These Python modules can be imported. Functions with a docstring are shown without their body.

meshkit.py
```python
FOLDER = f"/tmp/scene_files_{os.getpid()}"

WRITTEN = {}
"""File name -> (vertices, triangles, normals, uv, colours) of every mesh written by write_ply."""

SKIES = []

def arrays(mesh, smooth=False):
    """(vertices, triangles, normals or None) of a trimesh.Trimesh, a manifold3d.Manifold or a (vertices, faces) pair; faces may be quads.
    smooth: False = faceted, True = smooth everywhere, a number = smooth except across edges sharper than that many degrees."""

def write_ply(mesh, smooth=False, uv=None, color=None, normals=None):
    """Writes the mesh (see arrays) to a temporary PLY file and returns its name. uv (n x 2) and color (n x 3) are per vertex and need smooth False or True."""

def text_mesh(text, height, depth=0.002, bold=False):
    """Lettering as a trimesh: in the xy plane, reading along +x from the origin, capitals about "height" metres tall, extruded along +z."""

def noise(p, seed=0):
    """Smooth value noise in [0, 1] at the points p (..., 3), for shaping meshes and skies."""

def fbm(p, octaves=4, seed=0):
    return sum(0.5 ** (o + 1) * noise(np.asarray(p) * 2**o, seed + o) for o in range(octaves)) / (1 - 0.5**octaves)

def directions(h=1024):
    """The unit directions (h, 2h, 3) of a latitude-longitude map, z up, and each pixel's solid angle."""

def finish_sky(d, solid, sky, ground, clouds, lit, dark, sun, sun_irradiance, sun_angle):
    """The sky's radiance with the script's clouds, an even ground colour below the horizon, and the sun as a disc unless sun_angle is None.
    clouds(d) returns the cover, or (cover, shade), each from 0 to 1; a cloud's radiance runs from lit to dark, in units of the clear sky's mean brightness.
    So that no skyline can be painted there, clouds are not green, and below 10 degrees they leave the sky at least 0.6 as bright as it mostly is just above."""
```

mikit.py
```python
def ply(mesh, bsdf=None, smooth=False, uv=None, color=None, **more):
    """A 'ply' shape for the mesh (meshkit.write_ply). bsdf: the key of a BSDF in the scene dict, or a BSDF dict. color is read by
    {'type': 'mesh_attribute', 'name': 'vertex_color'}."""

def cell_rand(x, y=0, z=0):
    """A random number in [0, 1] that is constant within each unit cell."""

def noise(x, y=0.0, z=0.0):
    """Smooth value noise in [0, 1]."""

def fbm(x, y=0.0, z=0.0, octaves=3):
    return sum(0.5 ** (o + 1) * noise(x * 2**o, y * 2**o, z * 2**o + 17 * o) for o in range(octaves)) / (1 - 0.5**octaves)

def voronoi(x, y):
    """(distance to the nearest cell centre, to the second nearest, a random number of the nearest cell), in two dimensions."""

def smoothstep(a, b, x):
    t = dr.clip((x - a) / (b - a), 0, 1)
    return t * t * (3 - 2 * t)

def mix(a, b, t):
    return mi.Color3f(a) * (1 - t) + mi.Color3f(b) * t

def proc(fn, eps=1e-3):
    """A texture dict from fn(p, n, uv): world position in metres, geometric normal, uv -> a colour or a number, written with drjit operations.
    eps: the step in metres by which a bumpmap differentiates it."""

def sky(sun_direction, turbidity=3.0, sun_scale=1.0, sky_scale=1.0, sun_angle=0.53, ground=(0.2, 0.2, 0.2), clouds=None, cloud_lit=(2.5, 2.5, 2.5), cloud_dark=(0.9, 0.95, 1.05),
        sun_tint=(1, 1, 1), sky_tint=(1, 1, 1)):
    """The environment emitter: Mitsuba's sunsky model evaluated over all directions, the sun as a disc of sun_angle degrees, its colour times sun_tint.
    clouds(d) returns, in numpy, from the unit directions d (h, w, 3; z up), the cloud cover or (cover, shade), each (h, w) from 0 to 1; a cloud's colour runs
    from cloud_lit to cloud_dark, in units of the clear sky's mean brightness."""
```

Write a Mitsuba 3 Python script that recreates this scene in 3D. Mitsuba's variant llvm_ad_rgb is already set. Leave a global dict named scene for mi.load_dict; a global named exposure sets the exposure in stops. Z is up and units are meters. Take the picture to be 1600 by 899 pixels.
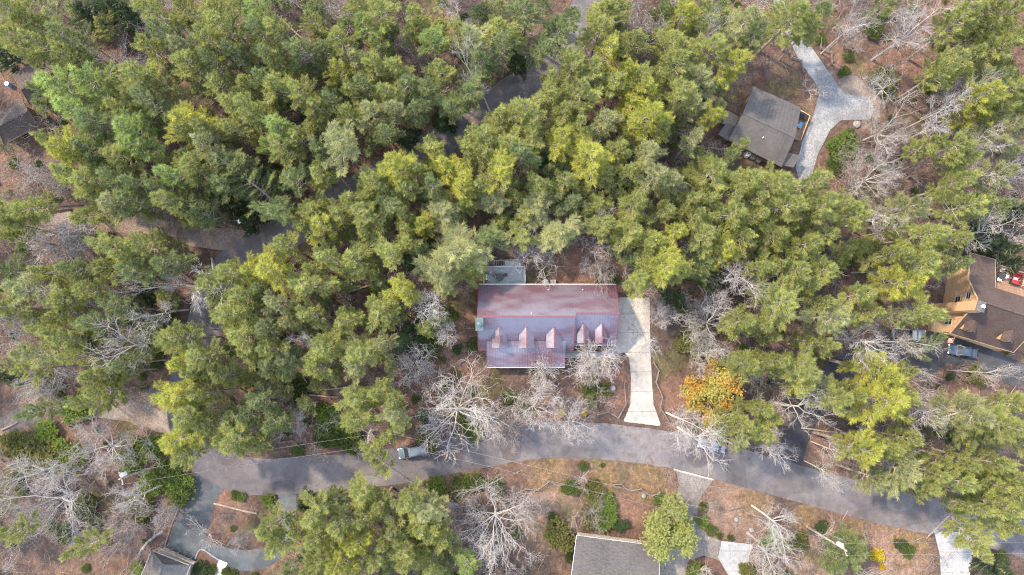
import math, random
import numpy as np, trimesh, mitsuba as mi, drjit as dr
import mikit, meshkit
from mikit import noise, fbm, cell_rand, smoothstep, mix, voronoi, proc
from shapely.geometry import Polygon, LineString, Point, MultiPolygon
from shapely.ops import unary_union
from shapely import prepared, contains_xy

T = mi.ScalarTransform4f
scene, labels = {}, {}
# ------------------------------------------------------------------ camera, sky, exposure
CAM_H = 115.0
FOV = 73.0
F = 800 / math.tan(math.radians(FOV / 2))          # focal length in photograph pixels
TILT = math.atan(70.5 / F)                         # the drone's camera looks a little forward of straight down
scene['camera'] = {'type': 'perspective', 'fov': FOV, 'fov_axis': 'x', 'near_clip': 1.0, 'far_clip': 4000.0,
                   'to_world': T().look_at(origin=[0, 0, CAM_H], target=[0, math.sin(TILT), CAM_H - math.cos(TILT)], up=[0, 1, 0])}
SUN = (-0.84, 0.54, 1.12)


def veil(d):                                       # thin broken cloud over the whole sky
    n = meshkit.fbm(d * np.array([3.0, 3.0, 4.5]) + 7.0, 5, seed=3)
    return np.clip((n - 0.40) * 3.0, 0, 1) * 0.75 + 0.1


scene['sky'] = mikit.sky(SUN, turbidity=3, sun_scale=0.36, sky_scale=1.15, sun_angle=3.5, clouds=veil,
                         cloud_lit=(3.2, 3.2, 3.25), cloud_dark=(1.0, 1.0, 1.05), ground=(0.14, 0.13, 0.10), sun_tint=(1.0, 0.97, 0.92))
exposure = 3.82

rng = np.random.default_rng(5)
random.seed(5)


def gz(x, y):                                      # gently rolling ground
    x, y = np.asarray(x, float), np.asarray(y, float)
    return 0.35 * np.sin(x / 17.0 + 0.6) * np.cos(y / 21.0 - 0.3) + 0.3 * np.sin((x + 1.7 * y) / 31.0)


def P(px, py, z=None, above=0.0):
    """World point seen at a pixel of the photograph, at height z, or at a height above the ground."""
    d = np.array([px - 800.0, F * math.sin(TILT) + (449.5 - py) * math.cos(TILT), -F * math.cos(TILT) + (449.5 - py) * math.sin(TILT)])
    if z is not None:
        return np.array([0, 0, CAM_H]) + d * (z - CAM_H) / d[2]
    zz = above
    for _ in range(4):
        q = np.array([0, 0, CAM_H]) + d * (zz - CAM_H) / d[2]
        zz = float(gz(q[0], q[1])) + above
    return q


def px_of(p):
    v = np.asarray(p, float) - [0, 0, CAM_H]
    fw = np.array([0, math.sin(TILT), -math.cos(TILT)]); up = np.array([0, math.cos(TILT), math.sin(TILT)])
    k = F / (v @ fw)
    return 800 + v[0] * k, 449.5 - (v @ up) * k


# ------------------------------------------------------------------ materials
def srgb(r, g, b):
    return [((c / 255 + 0.055) / 1.055) ** 2.4 if c > 10 else c / 3294 for c in (r, g, b)]


def C(c, k=1.0):
    return mi.Color3f(c[0] * k, c[1] * k, c[2] * k)


def mat(name, fn=None, rough=0.9, bump=None, bump_scale=1.0, spec=0.25, two=True, eps=0.02, **more):
    b = {'type': 'principled', 'base_color': fn if isinstance(fn, dict) else {'type': 'rgb', 'value': list(fn)} if not callable(fn) else proc(fn), 'roughness': rough, 'specular': spec, **more}
    if bump:
        b = {'type': 'bumpmap', 'arbitrary': proc(bump, eps), 'scale': bump_scale, 'bsdf': b}
    scene[name] = {'type': 'twosided', 'bsdf': b} if two else b
    return name


BLOBS = []        # (x, y, r, kind) of differing ground cover, in metres; filled below before the material is built


def blob(px, py, rpx, kind):
    q = P(px, py)
    BLOBS.append((float(q[0]), float(q[1]), rpx / 9.4, kind))


for b_ in [(700, 740, 45, 's'), (860, 735, 40, 's'), (950, 740, 45, 's'), (1010, 745, 45, 's'), (1180, 785, 30, 's'), (1260, 805, 25, 's'), (1340, 825, 25, 's'), (1420, 850, 40, 's'),
           (1240, 165, 60, 'r'), (1330, 110, 60, 'r'), (1420, 100, 50, 'r'), (740, 480, 40, 'r'), (900, 425, 60, 'r'), (960, 610, 50, 'r'), (1060, 620, 50, 'r'), (1150, 790, 60, 'p'),
           (1400, 870, 60, 'p'), (1280, 870, 60, 'p'), (230, 640, 40, 'p'), (30, 660, 45, 'p'), (250, 365, 60, 'p'), (140, 560, 40, 'p'), (860, 800, 60, 'p'), (980, 800, 40, 'r'),
           (350, 800, 45, 'r'), (450, 870, 40, 'r'), (1340, 140, 35, 'p'), (640, 700, 30, 'r'), (1280, 690, 40, 'r'), (500, 695, 50, 'r'), (180, 340, 35, 'p')]:
    blob(*b_)


def ground_color(p, n, uv):
    a = fbm(p.x * 0.11, p.y * 0.11, 3.0, 4)
    b = fbm(p.x * 0.9 + 40, p.y * 0.9, 1.0, 4)
    c = noise(p.x * 6.0, p.y * 6.0)
    d = noise(p.x * 13.0 + 3, p.y * 13.0)
    base = mix((0.078, 0.060, 0.054), (0.135, 0.090, 0.072), smoothstep(0.3, 0.7, a))
    s, r, q = mi.Float(0), mi.Float(0), mi.Float(0)
    wob = (b - 0.5) * 5.0
    for (x, y, rad, k) in BLOBS:
        m = 1 - smoothstep(rad * 0.35, rad * 1.15, dr.sqrt(dr.square(p.x - x) + dr.square(p.y - y)) + wob)
        if k == 's':
            s = dr.maximum(s, m)
        elif k == 'r':
            r = dr.maximum(r, m)
        else:
            q = dr.maximum(q, m)
    base = mix(base, (0.175, 0.108, 0.085), r * 0.8)
    base = mix(base, (0.245, 0.172, 0.135), q * 0.75)
    straw = mix((0.185, 0.130, 0.080), (0.11, 0.090, 0.045), smoothstep(0.45, 0.65, b))
    base = mix(base, straw, s * 0.85)
    base = mix(base, (0.07, 0.085, 0.03), smoothstep(0.62, 0.74, fbm(p.x * 0.22 + 9, p.y * 0.22, 7.0, 3)) * 0.45)
    e = fbm(p.x * 2.3, p.y * 2.3, 11.0, 3)
    base = mix(base, base * mi.Color3f(1.35, 1.25, 1.15), smoothstep(0.5, 0.7, e))
    return base * (0.17 + 0.78 * b + 0.41 * c + 0.23 * d)


mat('litter_mat', ground_color, rough=0.95, spec=0.1, bump=lambda p, n, uv: fbm(p.x * 2.5, p.y * 2.5, 0.0, 4), bump_scale=0.22, eps=0.04)


def asphalt(c0, c1, crack=True):
    def fn(p, n, uv):
        a = fbm(p.x * 0.13, p.y * 0.2, 2.0, 4)
        b = fbm(p.x * 1.6, p.y * 1.6, 5.0, 3)
        g = noise(p.x * 11, p.y * 11)
        col = mix(c0, c1, smoothstep(0.25, 0.75, a)) * (0.70 + 0.40 * b + 0.20 * g)
        col = col * (1 - 0.22 * smoothstep(0.58, 0.66, noise(p.x * 0.3 + 31, p.y * 0.4)))       # older tar patches
        col = mix(col, mi.Color3f(0.13, 0.08, 0.055), 0.6 * smoothstep(0.74, 0.84, noise(p.x * 3.1, p.y * 3.1, 4.0)) * smoothstep(0.4, 0.6, fbm(p.x * 0.2 + 7, p.y * 0.2, 1, 2)))
        if crack:
            f1, f2, w = voronoi(p.x * 0.16 + 1.2 * fbm(p.x * 0.5, p.y * 0.5), p.y * 0.16 + 1.2 * fbm(p.x * 0.5 + 8, p.y * 0.5))
            col = col * (1 - 0.16 * (1 - smoothstep(0.0, 0.025, f2 - f1)))
        return col
    return fn


mat('asphalt_mat', asphalt((0.100, 0.095, 0.106), (0.165, 0.153, 0.158)), rough=0.85)
mat('dark_asphalt_mat', asphalt((0.042, 0.045, 0.054), (0.062, 0.063, 0.072), False), rough=0.8)
mat('blue_asphalt_mat', asphalt((0.070, 0.082, 0.095), (0.115, 0.128, 0.14), False), rough=0.8)


def concrete_fn(c0, c1):
    def fn(p, n, uv):
        a = fbm(p.x * 0.3, p.y * 0.3, 2.0, 4)
        b = fbm(p.x * 2.2, p.y * 2.2, 5.0, 3)
        f1, f2, w = voronoi(p.x * 0.28 + 0.8 * fbm(p.x, p.y), p.y * 0.28 + 0.8 * fbm(p.x + 8, p.y))
        col = mix(c0, c1, smoothstep(0.25, 0.75, a)) * (0.80 + 0.4 * b)
        j = dr.abs(p.y * 0.31 - dr.round(p.y * 0.31)) / 0.31
        col = col * (1 - 0.35 * (1 - smoothstep(0.02, 0.09, j)))            # control joints
        col = mix(col, mi.Color3f(0.16, 0.13, 0.10), 0.55 * smoothstep(0.66, 0.8, noise(p.x * 4.0, p.y * 4.0)) * smoothstep(0.45, 0.7, a))   # stains and blown leaves
        return col * (1 - 0.35 * (1 - smoothstep(0.0, 0.03, f2 - f1)))
    return fn


mat('concrete_mat', concrete_fn((0.30, 0.285, 0.265), (0.42, 0.40, 0.37)), rough=0.9)
mat('grey_concrete_mat', concrete_fn((0.27, 0.275, 0.285), (0.37, 0.375, 0.385)), rough=0.9)


def gravel_fn(c0, c1):
    def fn(p, n, uv):
        f1, f2, w = voronoi(p.x * 5.0, p.y * 5.0)
        a = fbm(p.x * 0.3, p.y * 0.3, 2.0, 4)
        return mix(c0, c1, smoothstep(0.3, 0.7, a)) * (0.78 + 0.44 * w)
    return fn


mat('gravel_mat', gravel_fn((0.18, 0.186, 0.20), (0.25, 0.256, 0.27)), rough=0.95, bump=lambda p, n, uv: noise(p.x * 6, p.y * 6), bump_scale=0.05)
mat('tan_gravel_mat', gravel_fn((0.15, 0.138, 0.13), (0.205, 0.19, 0.18)), rough=0.95, bump=lambda p, n, uv: noise(p.x * 6, p.y * 6), bump_scale=0.05)
mat('dirt_mat', gravel_fn((0.155, 0.118, 0.100), (0.235, 0.195, 0.17)), rough=0.95)
mat('mulch_mat', lambda p, n, uv: mix((0.075, 0.045, 0.036), (0.15, 0.09, 0.07), fbm(p.x * 2, p.y * 2, 0, 4)), rough=0.95)


def leaf_mat(name, c, trans=1.0, hue=0.35):
    c2 = (c[0] * 1.0 + 0.02, c[1] * 1.0, c[2] * 0.8)

    def fn(p, n, uv):
        t = noise(p.x * 0.22 + 5, p.y * 0.22, p.z * 0.15)
        base = mix(C(c, 0.66), C(c2, 1.42), uv.x)
        return base * (1 - hue * 0.5 + hue * t)
    scene[name] = {'type': 'principledthin', 'base_color': proc(fn), 'roughness': 0.6, 'diff_trans': trans, 'spec_trans': 0.0}
    return name


LEAF = {k: leaf_mat('leaf_' + n, c) for k, n, c in [
    ('P', 'olive', (0.325, 0.365, 0.150)), ('Y', 'yellow', (0.400, 0.425, 0.120)), ('G', 'green', (0.225, 0.285, 0.145)),
    ('L', 'pale', (0.310, 0.400, 0.160)), ('D', 'dark', (0.065, 0.115, 0.065)), ('Q', 'silver', (0.350, 0.380, 0.215)),
    ('S', 'bush', (0.105, 0.155, 0.060)), ('O', 'moss', (0.165, 0.180, 0.080)), ('B', 'bright', (0.155, 0.235, 0.070)),
    ('F', 'flower', (0.52, 0.44, 0.05)), ('A', 'amber', (0.48, 0.31, 0.06)), ('R', 'brown_twig', (0.20, 0.135, 0.115))]}


def amber_fn(p, n, uv):
    t = smoothstep(0.35, 0.62, noise(p.x * 0.55, p.y * 0.55, p.z * 0.5))
    return mix((0.56, 0.36, 0.10), (0.46, 0.43, 0.13), t) * (0.7 + 0.6 * uv.x)


scene['leaf_amber']['base_color'] = proc(amber_fn)


def bark_fn(c0, c1, f=3.0):
    return lambda p, n, uv: mix(c0, c1, fbm(p.x * f, p.y * f, p.z * 0.7, 3))


mat('pine_bark', bark_fn((0.18, 0.15, 0.13), (0.36, 0.31, 0.275)), rough=0.95)
mat('pine_twig', bark_fn((0.20, 0.17, 0.145), (0.38, 0.34, 0.30)), rough=0.95)
mat('pale_bark', bark_fn((0.31, 0.285, 0.265), (0.52, 0.49, 0.46)), rough=0.9)
mat('pale_twig', bark_fn((0.25, 0.23, 0.22), (0.40, 0.37, 0.355)), rough=0.9)
mat('brown_twig', bark_fn((0.17, 0.14, 0.13), (0.30, 0.255, 0.24)), rough=0.9)
mat('log_mat', bark_fn((0.22, 0.19, 0.16), (0.36, 0.32, 0.28)), rough=0.95)
mat('rail_wood', bark_fn((0.13, 0.118, 0.108), (0.23, 0.21, 0.195)), rough=0.95)
mat('pole_wood', bark_fn((0.26, 0.23, 0.20), (0.40, 0.37, 0.33)), rough=0.9)
mat('stone_mat', bark_fn((0.16, 0.155, 0.15), (0.32, 0.31, 0.30)), rough=0.95)


# ------------------------------------------------------------------ mesh helpers
def key_for(name):
    if name not in USED:
        USED[name] = 0
        return name
    USED[name] += 1
    return f'{name}_{USED[name]:03d}'


USED = {}


def put(name, mesh, bsdf, label=None, cat=None, group=None, kind=None, parent=None, smooth=False, **kw):
    key = key_for((parent + '__' if parent else '') + name)
    scene[key] = mikit.ply(mesh, bsdf, smooth=smooth, **kw)
    tag(key, label, cat, group, kind)
    return key


STUFF_PART = {'pine': ('branches', 'crown'), 'fir': ('branches', 'crown'), 'leafy': ('branches', 'crown'), 'bush': ('stem', 'foliage')}


def tag(key, label=None, cat=None, group=None, kind=None):
    d = {k: v for k, v in (('label', label), ('category', cat), ('group', group), ('kind', kind)) if v}
    if d:
        labels[key] = d


def thing(name, label, cat, group=None):
    key = key_for(name)
    tag(key, label, cat, group)
    return key


def tris(parts):
    """joins (v, f) pairs and trimeshes"""
    vs, fs, n = [], [], 0
    for p in parts:
        v, f = (p.vertices, p.faces) if hasattr(p, 'vertices') else p
        vs.append(np.asarray(v, float)); fs.append(np.asarray(f, int) + n); n += len(v)
    return trimesh.Trimesh(np.vstack(vs), np.vstack(fs), process=False)


def box(c, s, rz=0.0, tilt=None):
    m = trimesh.creation.box(extents=s)
    if tilt is not None:
        m.apply_transform(trimesh.transformations.rotation_matrix(tilt, [0, 1, 0]))
    if rz:
        m.apply_transform(trimesh.transformations.rotation_matrix(rz, [0, 0, 1]))
    m.apply_translation(c)
    return m


def prism(pts, vec):
    """A solid: the planar polygon pts (n x 3) swept along vec."""
    pts = np.asarray(pts, float); vec = np.asarray(vec, float)
    nrm = np.zeros(3)
    for i in range(len(pts)):
        nrm += np.cross(pts[i] - pts[0], pts[(i + 1) % len(pts)] - pts[0])
    nrm /= np.linalg.norm(nrm)
    a = pts[1] - pts[0]; a = a / np.linalg.norm(a); b = np.cross(nrm, a)
    uv = np.c_[(pts - pts[0]) @ a, (pts - pts[0]) @ b]
    n = len(pts)
    if n <= 4:
        f = np.array([[0, i, i + 1] for i in range(1, n - 1)])
    else:
        v2, f = trimesh.creation.triangulate_polygon(Polygon(uv), engine='earcut')
        idx = [int(np.argmin(((uv - q) ** 2).sum(1))) for q in v2]
        f = np.array([[idx[k] for k in t] for t in f])
    v = np.vstack([pts, pts + vec])
    side = np.array([[i, (i + 1) % n, (i + 1) % n + n] for i in range(n)] + [[i, (i + 1) % n + n, i + n] for i in range(n)])
    m = trimesh.Trimesh(v, np.vstack([f, f[:, ::-1] + n, side]), process=False)
    m.fix_normals()
    return m


def slab(pts, t=0.12):
    return prism(pts, (0, 0, -t))


def bar(p0, p1, w, h=None):
    """A square bar from p0 to p1."""
    p0, p1 = np.asarray(p0, float), np.asarray(p1, float)
    d = p1 - p0; L = np.linalg.norm(d); d /= L
    up = np.array([0, 0, 1.0]) if abs(d[2]) < 0.95 else np.array([1.0, 0, 0])
    s = np.cross(d, up); s /= np.linalg.norm(s); u = np.cross(s, d)
    h = h or w
    q = [p0 + s * w / 2 * a + u * h / 2 * b for a, b in ((-1, -1), (1, -1), (1, 1), (-1, 1))]
    return prism(q, p1 - p0)


def tubes(P0, P1, R0, R1, sides=4):
    """Open tapered tubes, all at once."""
    P0, P1 = np.asarray(P0, float), np.asarray(P1, float)
    R0, R1 = np.asarray(R0, float), np.asarray(R1, float)
    d = P1 - P0
    d /= np.linalg.norm(d, axis=1, keepdims=True) + 1e-9
    ref = np.where(np.abs(d[:, 2:3]) < 0.9, [[0, 0, 1.0]], [[1.0, 0, 0]])
    s = np.cross(d, ref); s /= np.linalg.norm(s, axis=1, keepdims=True)
    u = np.cross(s, d)
    a = np.arange(sides) * 2 * np.pi / sides
    ring = s[:, None] * np.cos(a)[None, :, None] + u[:, None] * np.sin(a)[None, :, None]
    v = np.concatenate([P0[:, None] + ring * R0[:, None, None], P1[:, None] + ring * R1[:, None, None]], 1)
    i = np.arange(sides); j = (i + 1) % sides
    f = np.vstack([np.c_[i, j, j + sides], np.c_[i, j + sides, i + sides]])
    fs = f[None] + (np.arange(len(P0)) * 2 * sides)[:, None, None]
    return trimesh.Trimesh(v.reshape(-1, 3), fs.reshape(-1, 3), process=False)


def polytube(pts, r0, r1, sides=7):
    """One continuous tapered tube along a polyline, closed at both ends."""
    pts = np.asarray(pts, float); n = len(pts)
    r = np.linspace(r0, r1, n) if np.isscalar(r0) else np.asarray(r0)
    d = np.gradient(pts, axis=0); d /= np.linalg.norm(d, axis=1, keepdims=True)
    ref = np.array([0, 0, 1.0]) if abs(d[0, 2]) < 0.8 else np.array([1.0, 0, 0])
    a = np.arange(sides) * 2 * np.pi / sides
    vs = []
    for k in range(n):
        s = np.cross(d[k], ref); s /= np.linalg.norm(s); u = np.cross(s, d[k])
        vs.append(pts[k] + r[k] * (np.cos(a)[:, None] * s + np.sin(a)[:, None] * u))
    fs = []
    for k in range(n - 1):
        for i in range(sides):
            j = (i + 1) % sides
            fs += [[k * sides + i, k * sides + j, (k + 1) * sides + j], [k * sides + i, (k + 1) * sides + j, (k + 1) * sides + i]]
    fs += [[0, i + 1, i] for i in range(1, sides - 1)] + [[(n - 1) * sides, (n - 1) * sides + i, (n - 1) * sides + i + 1] for i in range(1, sides - 1)]
    return trimesh.Trimesh(np.vstack(vs), np.array(fs), process=False)


def lathe(profile, c=(0, 0, 0), n=20):
    m = trimesh.creation.revolve(np.array(profile), sections=n)
    m.apply_translation(c)
    return m


# ------------------------------------------------------------------ the ground
def axis(a, step, far):
    core = np.arange(-a, a + step / 2, step)
    out = a + np.cumsum(step * 1.25 ** np.arange(1, 40)); out = out[out < far]
    return np.concatenate([-out[::-1], core, out])


gx, gy = axis(105, 1.25, 1800), axis(72, 1.25, 1800)
X, Y = np.meshgrid(gx, gy, indexing='ij')
V = np.c_[X.ravel(), Y.ravel(), gz(X, Y).ravel()]
I = np.arange(len(gx) * len(gy)).reshape(len(gx), len(gy))
Fq = np.stack([I[:-1, :-1], I[1:, :-1], I[1:, 1:], I[:-1, 1:]], -1).reshape(-1, 4)
put('ground', (V, Fq), 'litter_mat', label='red brown leaf litter covering the forest floor', kind='structure', smooth=True)

PAVED = []


def pxpoly(pts):
    return Polygon([P(*q)[:2] for q in pts]).buffer(0)


def soften(poly, r=0.6):
    return poly.buffer(r).buffer(-2 * r).buffer(r)


def ragged(poly, amp=0.18, seed=1):
    """An outline that wanders by a hand's breadth, as leaves and soil creep over a road's edge."""
    ext = poly.exterior
    n = max(12, int(ext.length / 0.7))
    pts = np.array([ext.interpolate(i / n, True).coords[0] for i in range(n)])
    k = meshkit.fbm(np.c_[pts * 0.55, np.full(n, seed * 3.1)], 3, seed) - 0.5
    nrm = np.roll(pts, -1, 0) - np.roll(pts, 1, 0)
    nrm = np.c_[-nrm[:, 1], nrm[:, 0]] / (np.linalg.norm(nrm, axis=1, keepdims=True) + 1e-9)
    return Polygon(pts + nrm * k[:, None] * amp * 2, [h.coords for h in poly.interiors]).buffer(0)


def sheet(name, poly, z, bsdf, label, thick=0.0, kind='structure', cat=None, pave=True):
    """A paved surface lying z above the ground, with a real edge."""
    if isinstance(poly, MultiPolygon):
        poly = max(poly.geoms, key=lambda g: g.area)
    v2, f = trimesh.creation.triangulate_polygon(poly.simplify(0.03), engine='earcut')
    v = np.c_[v2, np.zeros(len(v2))]
    v, f = trimesh.remesh.subdivide_to_size(v, f, 2.0, max_iter=14)
    m = trimesh.Trimesh(v, f); m.merge_vertices()
    v = np.array(m.vertices); f = np.array(m.faces)
    nrm = np.cross(v[f[:, 1]] - v[f[:, 0]], v[f[:, 2]] - v[f[:, 0]])[:, 2]
    f = np.where((nrm < 0)[:, None], f[:, ::-1], f)
    v[:, 2] = gz(v[:, 0], v[:, 1]) + z
    e = np.sort(f[:, [0, 1, 1, 2, 2, 0]].reshape(-1, 2), 1)
    u, idx, cnt = np.unique(e, axis=0, return_index=True, return_counts=True)
    edge = f[:, [0, 1, 1, 2, 2, 0]].reshape(-1, 2)[idx[cnt == 1]]
    low = v.copy(); low[:, 2] -= z + 0.15
    n = len(v)
    side = np.vstack([np.c_[edge[:, 1], edge[:, 0], edge[:, 0] + n], np.c_[edge[:, 1], edge[:, 0] + n, edge[:, 1] + n]])
    k = put(name, (np.vstack([v, low]), np.vstack([f, side])), bsdf, label=label, kind=kind)
    if pave:
        PAVED.append(poly)
    return k


def road(pts, w):
    q = np.array([P(*p)[:2] for p in pts])
    t = np.linspace(0, len(q) - 1, len(q) * 8)
    from scipy.interpolate import CubicSpline
    d = np.r_[0, np.cumsum(np.linalg.norm(np.diff(q, axis=0), axis=1))]
    s = np.linspace(0, d[-1], int(d[-1]))
    return LineString(np.c_[CubicSpline(d, q[:, 0])(s), CubicSpline(d, q[:, 1])(s)]).buffer(w / 2, cap_style=2)


main_road = road([(940, -60), (925, 0), (895, 55), (845, 110), (785, 158), (715, 205), (640, 250), (560, 300), (480, 345), (410, 385), (350, 430), (322, 500), (297, 580), (290, 650), (320, 712), (380, 742),
                  (450, 744), (520, 739), (600, 731), (680, 717), (740, 706), (800, 694), (870, 687), (940, 690), (1000, 696), (1080, 710), (1150, 728), (1220, 748), (1300, 770), (1400, 795), (1500, 816), (1600, 842), (1700, 875)], 5.9)
main_road = ragged(main_road, 0.16, 1)
asphalt_drive_right = soften(road([(1232, 742), (1240, 695), (1262, 645), (1300, 590), (1355, 556), (1430, 543), (1500, 552), (1560, 572), (1640, 610)], 4.2).union(
    pxpoly([(1380, 516), (1470, 522), (1565, 556), (1620, 590), (1620, 612), (1545, 575), (1482, 566), (1455, 585), (1390, 592), (1320, 590), (1318, 560)])), 0.5)
loop_drive = soften(unary_union([pxpoly([(306, 712), (330, 745), (362, 761), (348, 765), (335, 787), (331, 812), (322, 835), (318, 862), (300, 877), (260, 856), (273, 820), (289, 780), (303, 740)]),
                                 road([(296, 848), (318, 862), (345, 871), (375, 876), (405, 874)], 3.3), road([(396, 876), (428, 862), (446, 828), (449, 792), (449, 764)], 3.0)]), 0.3)
dirt_lane = ragged(road([(60, 352), (120, 346), (170, 342), (230, 357), (300, 368), (352, 375), (395, 378)], 3.6), 0.5, 4)
dirt_lane_west = ragged(road([(140, 640), (190, 640), (235, 652), (285, 668)], 3.4), 0.5, 5)
dirt_patch = ragged(road([(-40, 700), (10, 672), (40, 650), (60, 640)], 3.6), 0.6, 6)
gravel_drive = soften(pxpoly([(1200, -40), (1212, 20), (1225, 47), (1250, 97), (1281, 140), (1272, 177), (1253, 223), (1243, 262), (1250, 290), (1266, 284), (1277, 243), (1297, 203), (1314, 188), (1360, 187), (1366, 168),
                              (1360, 152), (1318, 147), (1300, 120), (1267, 73), (1243, 43), (1228, 5), (1218, -40)]), 0.5)
gravel_verge = ragged(pxpoly([(1296, 116), (1330, 122), (1352, 135), (1372, 160), (1370, 182), (1355, 160), (1318, 150)]).buffer(0.6), 0.4, 9)
concrete_drive = soften(pxpoly([(962, 465), (1015, 465), (1016, 544), (1019, 605), (1021, 632), (1033, 666), (974, 659), (985, 632), (986, 590), (983, 559), (975, 551), (957, 540)]), 0.25)
front_walk = pxpoly([(882, 548), (946, 550), (960, 541), (976, 551.5), (960, 553), (948, 559), (882, 560)])
paver_drive = soften(pxpoly([(1055, 733), (1115, 749), (1097, 773), (1089, 800), (1093, 823), (1109, 838), (1134, 848), (1134, 880), (1100, 868), (1076, 876), (1070, 899), (1060, 930), (1028, 930), (1029, 868), (1052, 840), (1052, 800), (1061, 757)]), 0.3)
apron = pxpoly([(1127.5, 845.5), (1176, 851), (1169, 877), (1140, 930), (1125, 930), (1138, 899), (1122, 872)])
white_drive = soften(pxpoly([(1459, 829), (1527, 834), (1520, 866), (1515, 899), (1514, 930), (1470, 930), (1470, 899), (1468, 866)]), 0.2)
drive_lip = pxpoly([(1053, 732.5), (1115, 748.5), (1114.5, 751), (1052.5, 735)])
sheet('road', main_road, 0.035, 'asphalt_mat', 'grey asphalt road winding through the woods past the parked van')
sheet('asphalt_driveway', asphalt_drive_right, 0.030, 'dark_asphalt_mat', 'dark asphalt driveway in front of the orange walled house at the right')
sheet('loop_driveway', loop_drive, 0.030, 'blue_asphalt_mat', 'blue grey loop driveway round a planting bed at the lower left')
sheet('dirt_lane', dirt_lane, 0.020, 'dirt_mat', 'pale dirt lane running left from the upper road bend by the twin pole frame')
sheet('dirt_lane', dirt_lane_west, 0.020, 'dirt_mat', 'short pale dirt turnout west of the road near the left utility pole')
sheet('dirt_lane', dirt_patch, 0.020, 'dirt_mat', 'bare tan dirt track at the left edge of the photo')
sheet('gravel_verge', gravel_verge, 0.022, 'dirt_mat', 'tan gravelly edge beside the grey gravel turnaround')
sheet('gravel_driveway', gravel_drive, 0.045, 'gravel_mat', 'forked grey gravel driveway beside the grey roofed house at the upper right')
sheet('concrete_driveway', concrete_drive, 0.050, 'concrete_mat', 'pale concrete driveway from the red roofed house down to the road')
sheet('front_walk', front_walk, 0.040, 'grey_concrete_mat', 'grey concrete walk from the concrete driveway to the porch')
sheet('paver_driveway', paver_drive, 0.040, 'tan_gravel_mat', 'taupe gravel driveway south of the road under the round pine')
sheet('concrete_apron', apron, 0.048, 'grey_concrete_mat', 'white concrete parking pad at the end of the taupe driveway')
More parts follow.
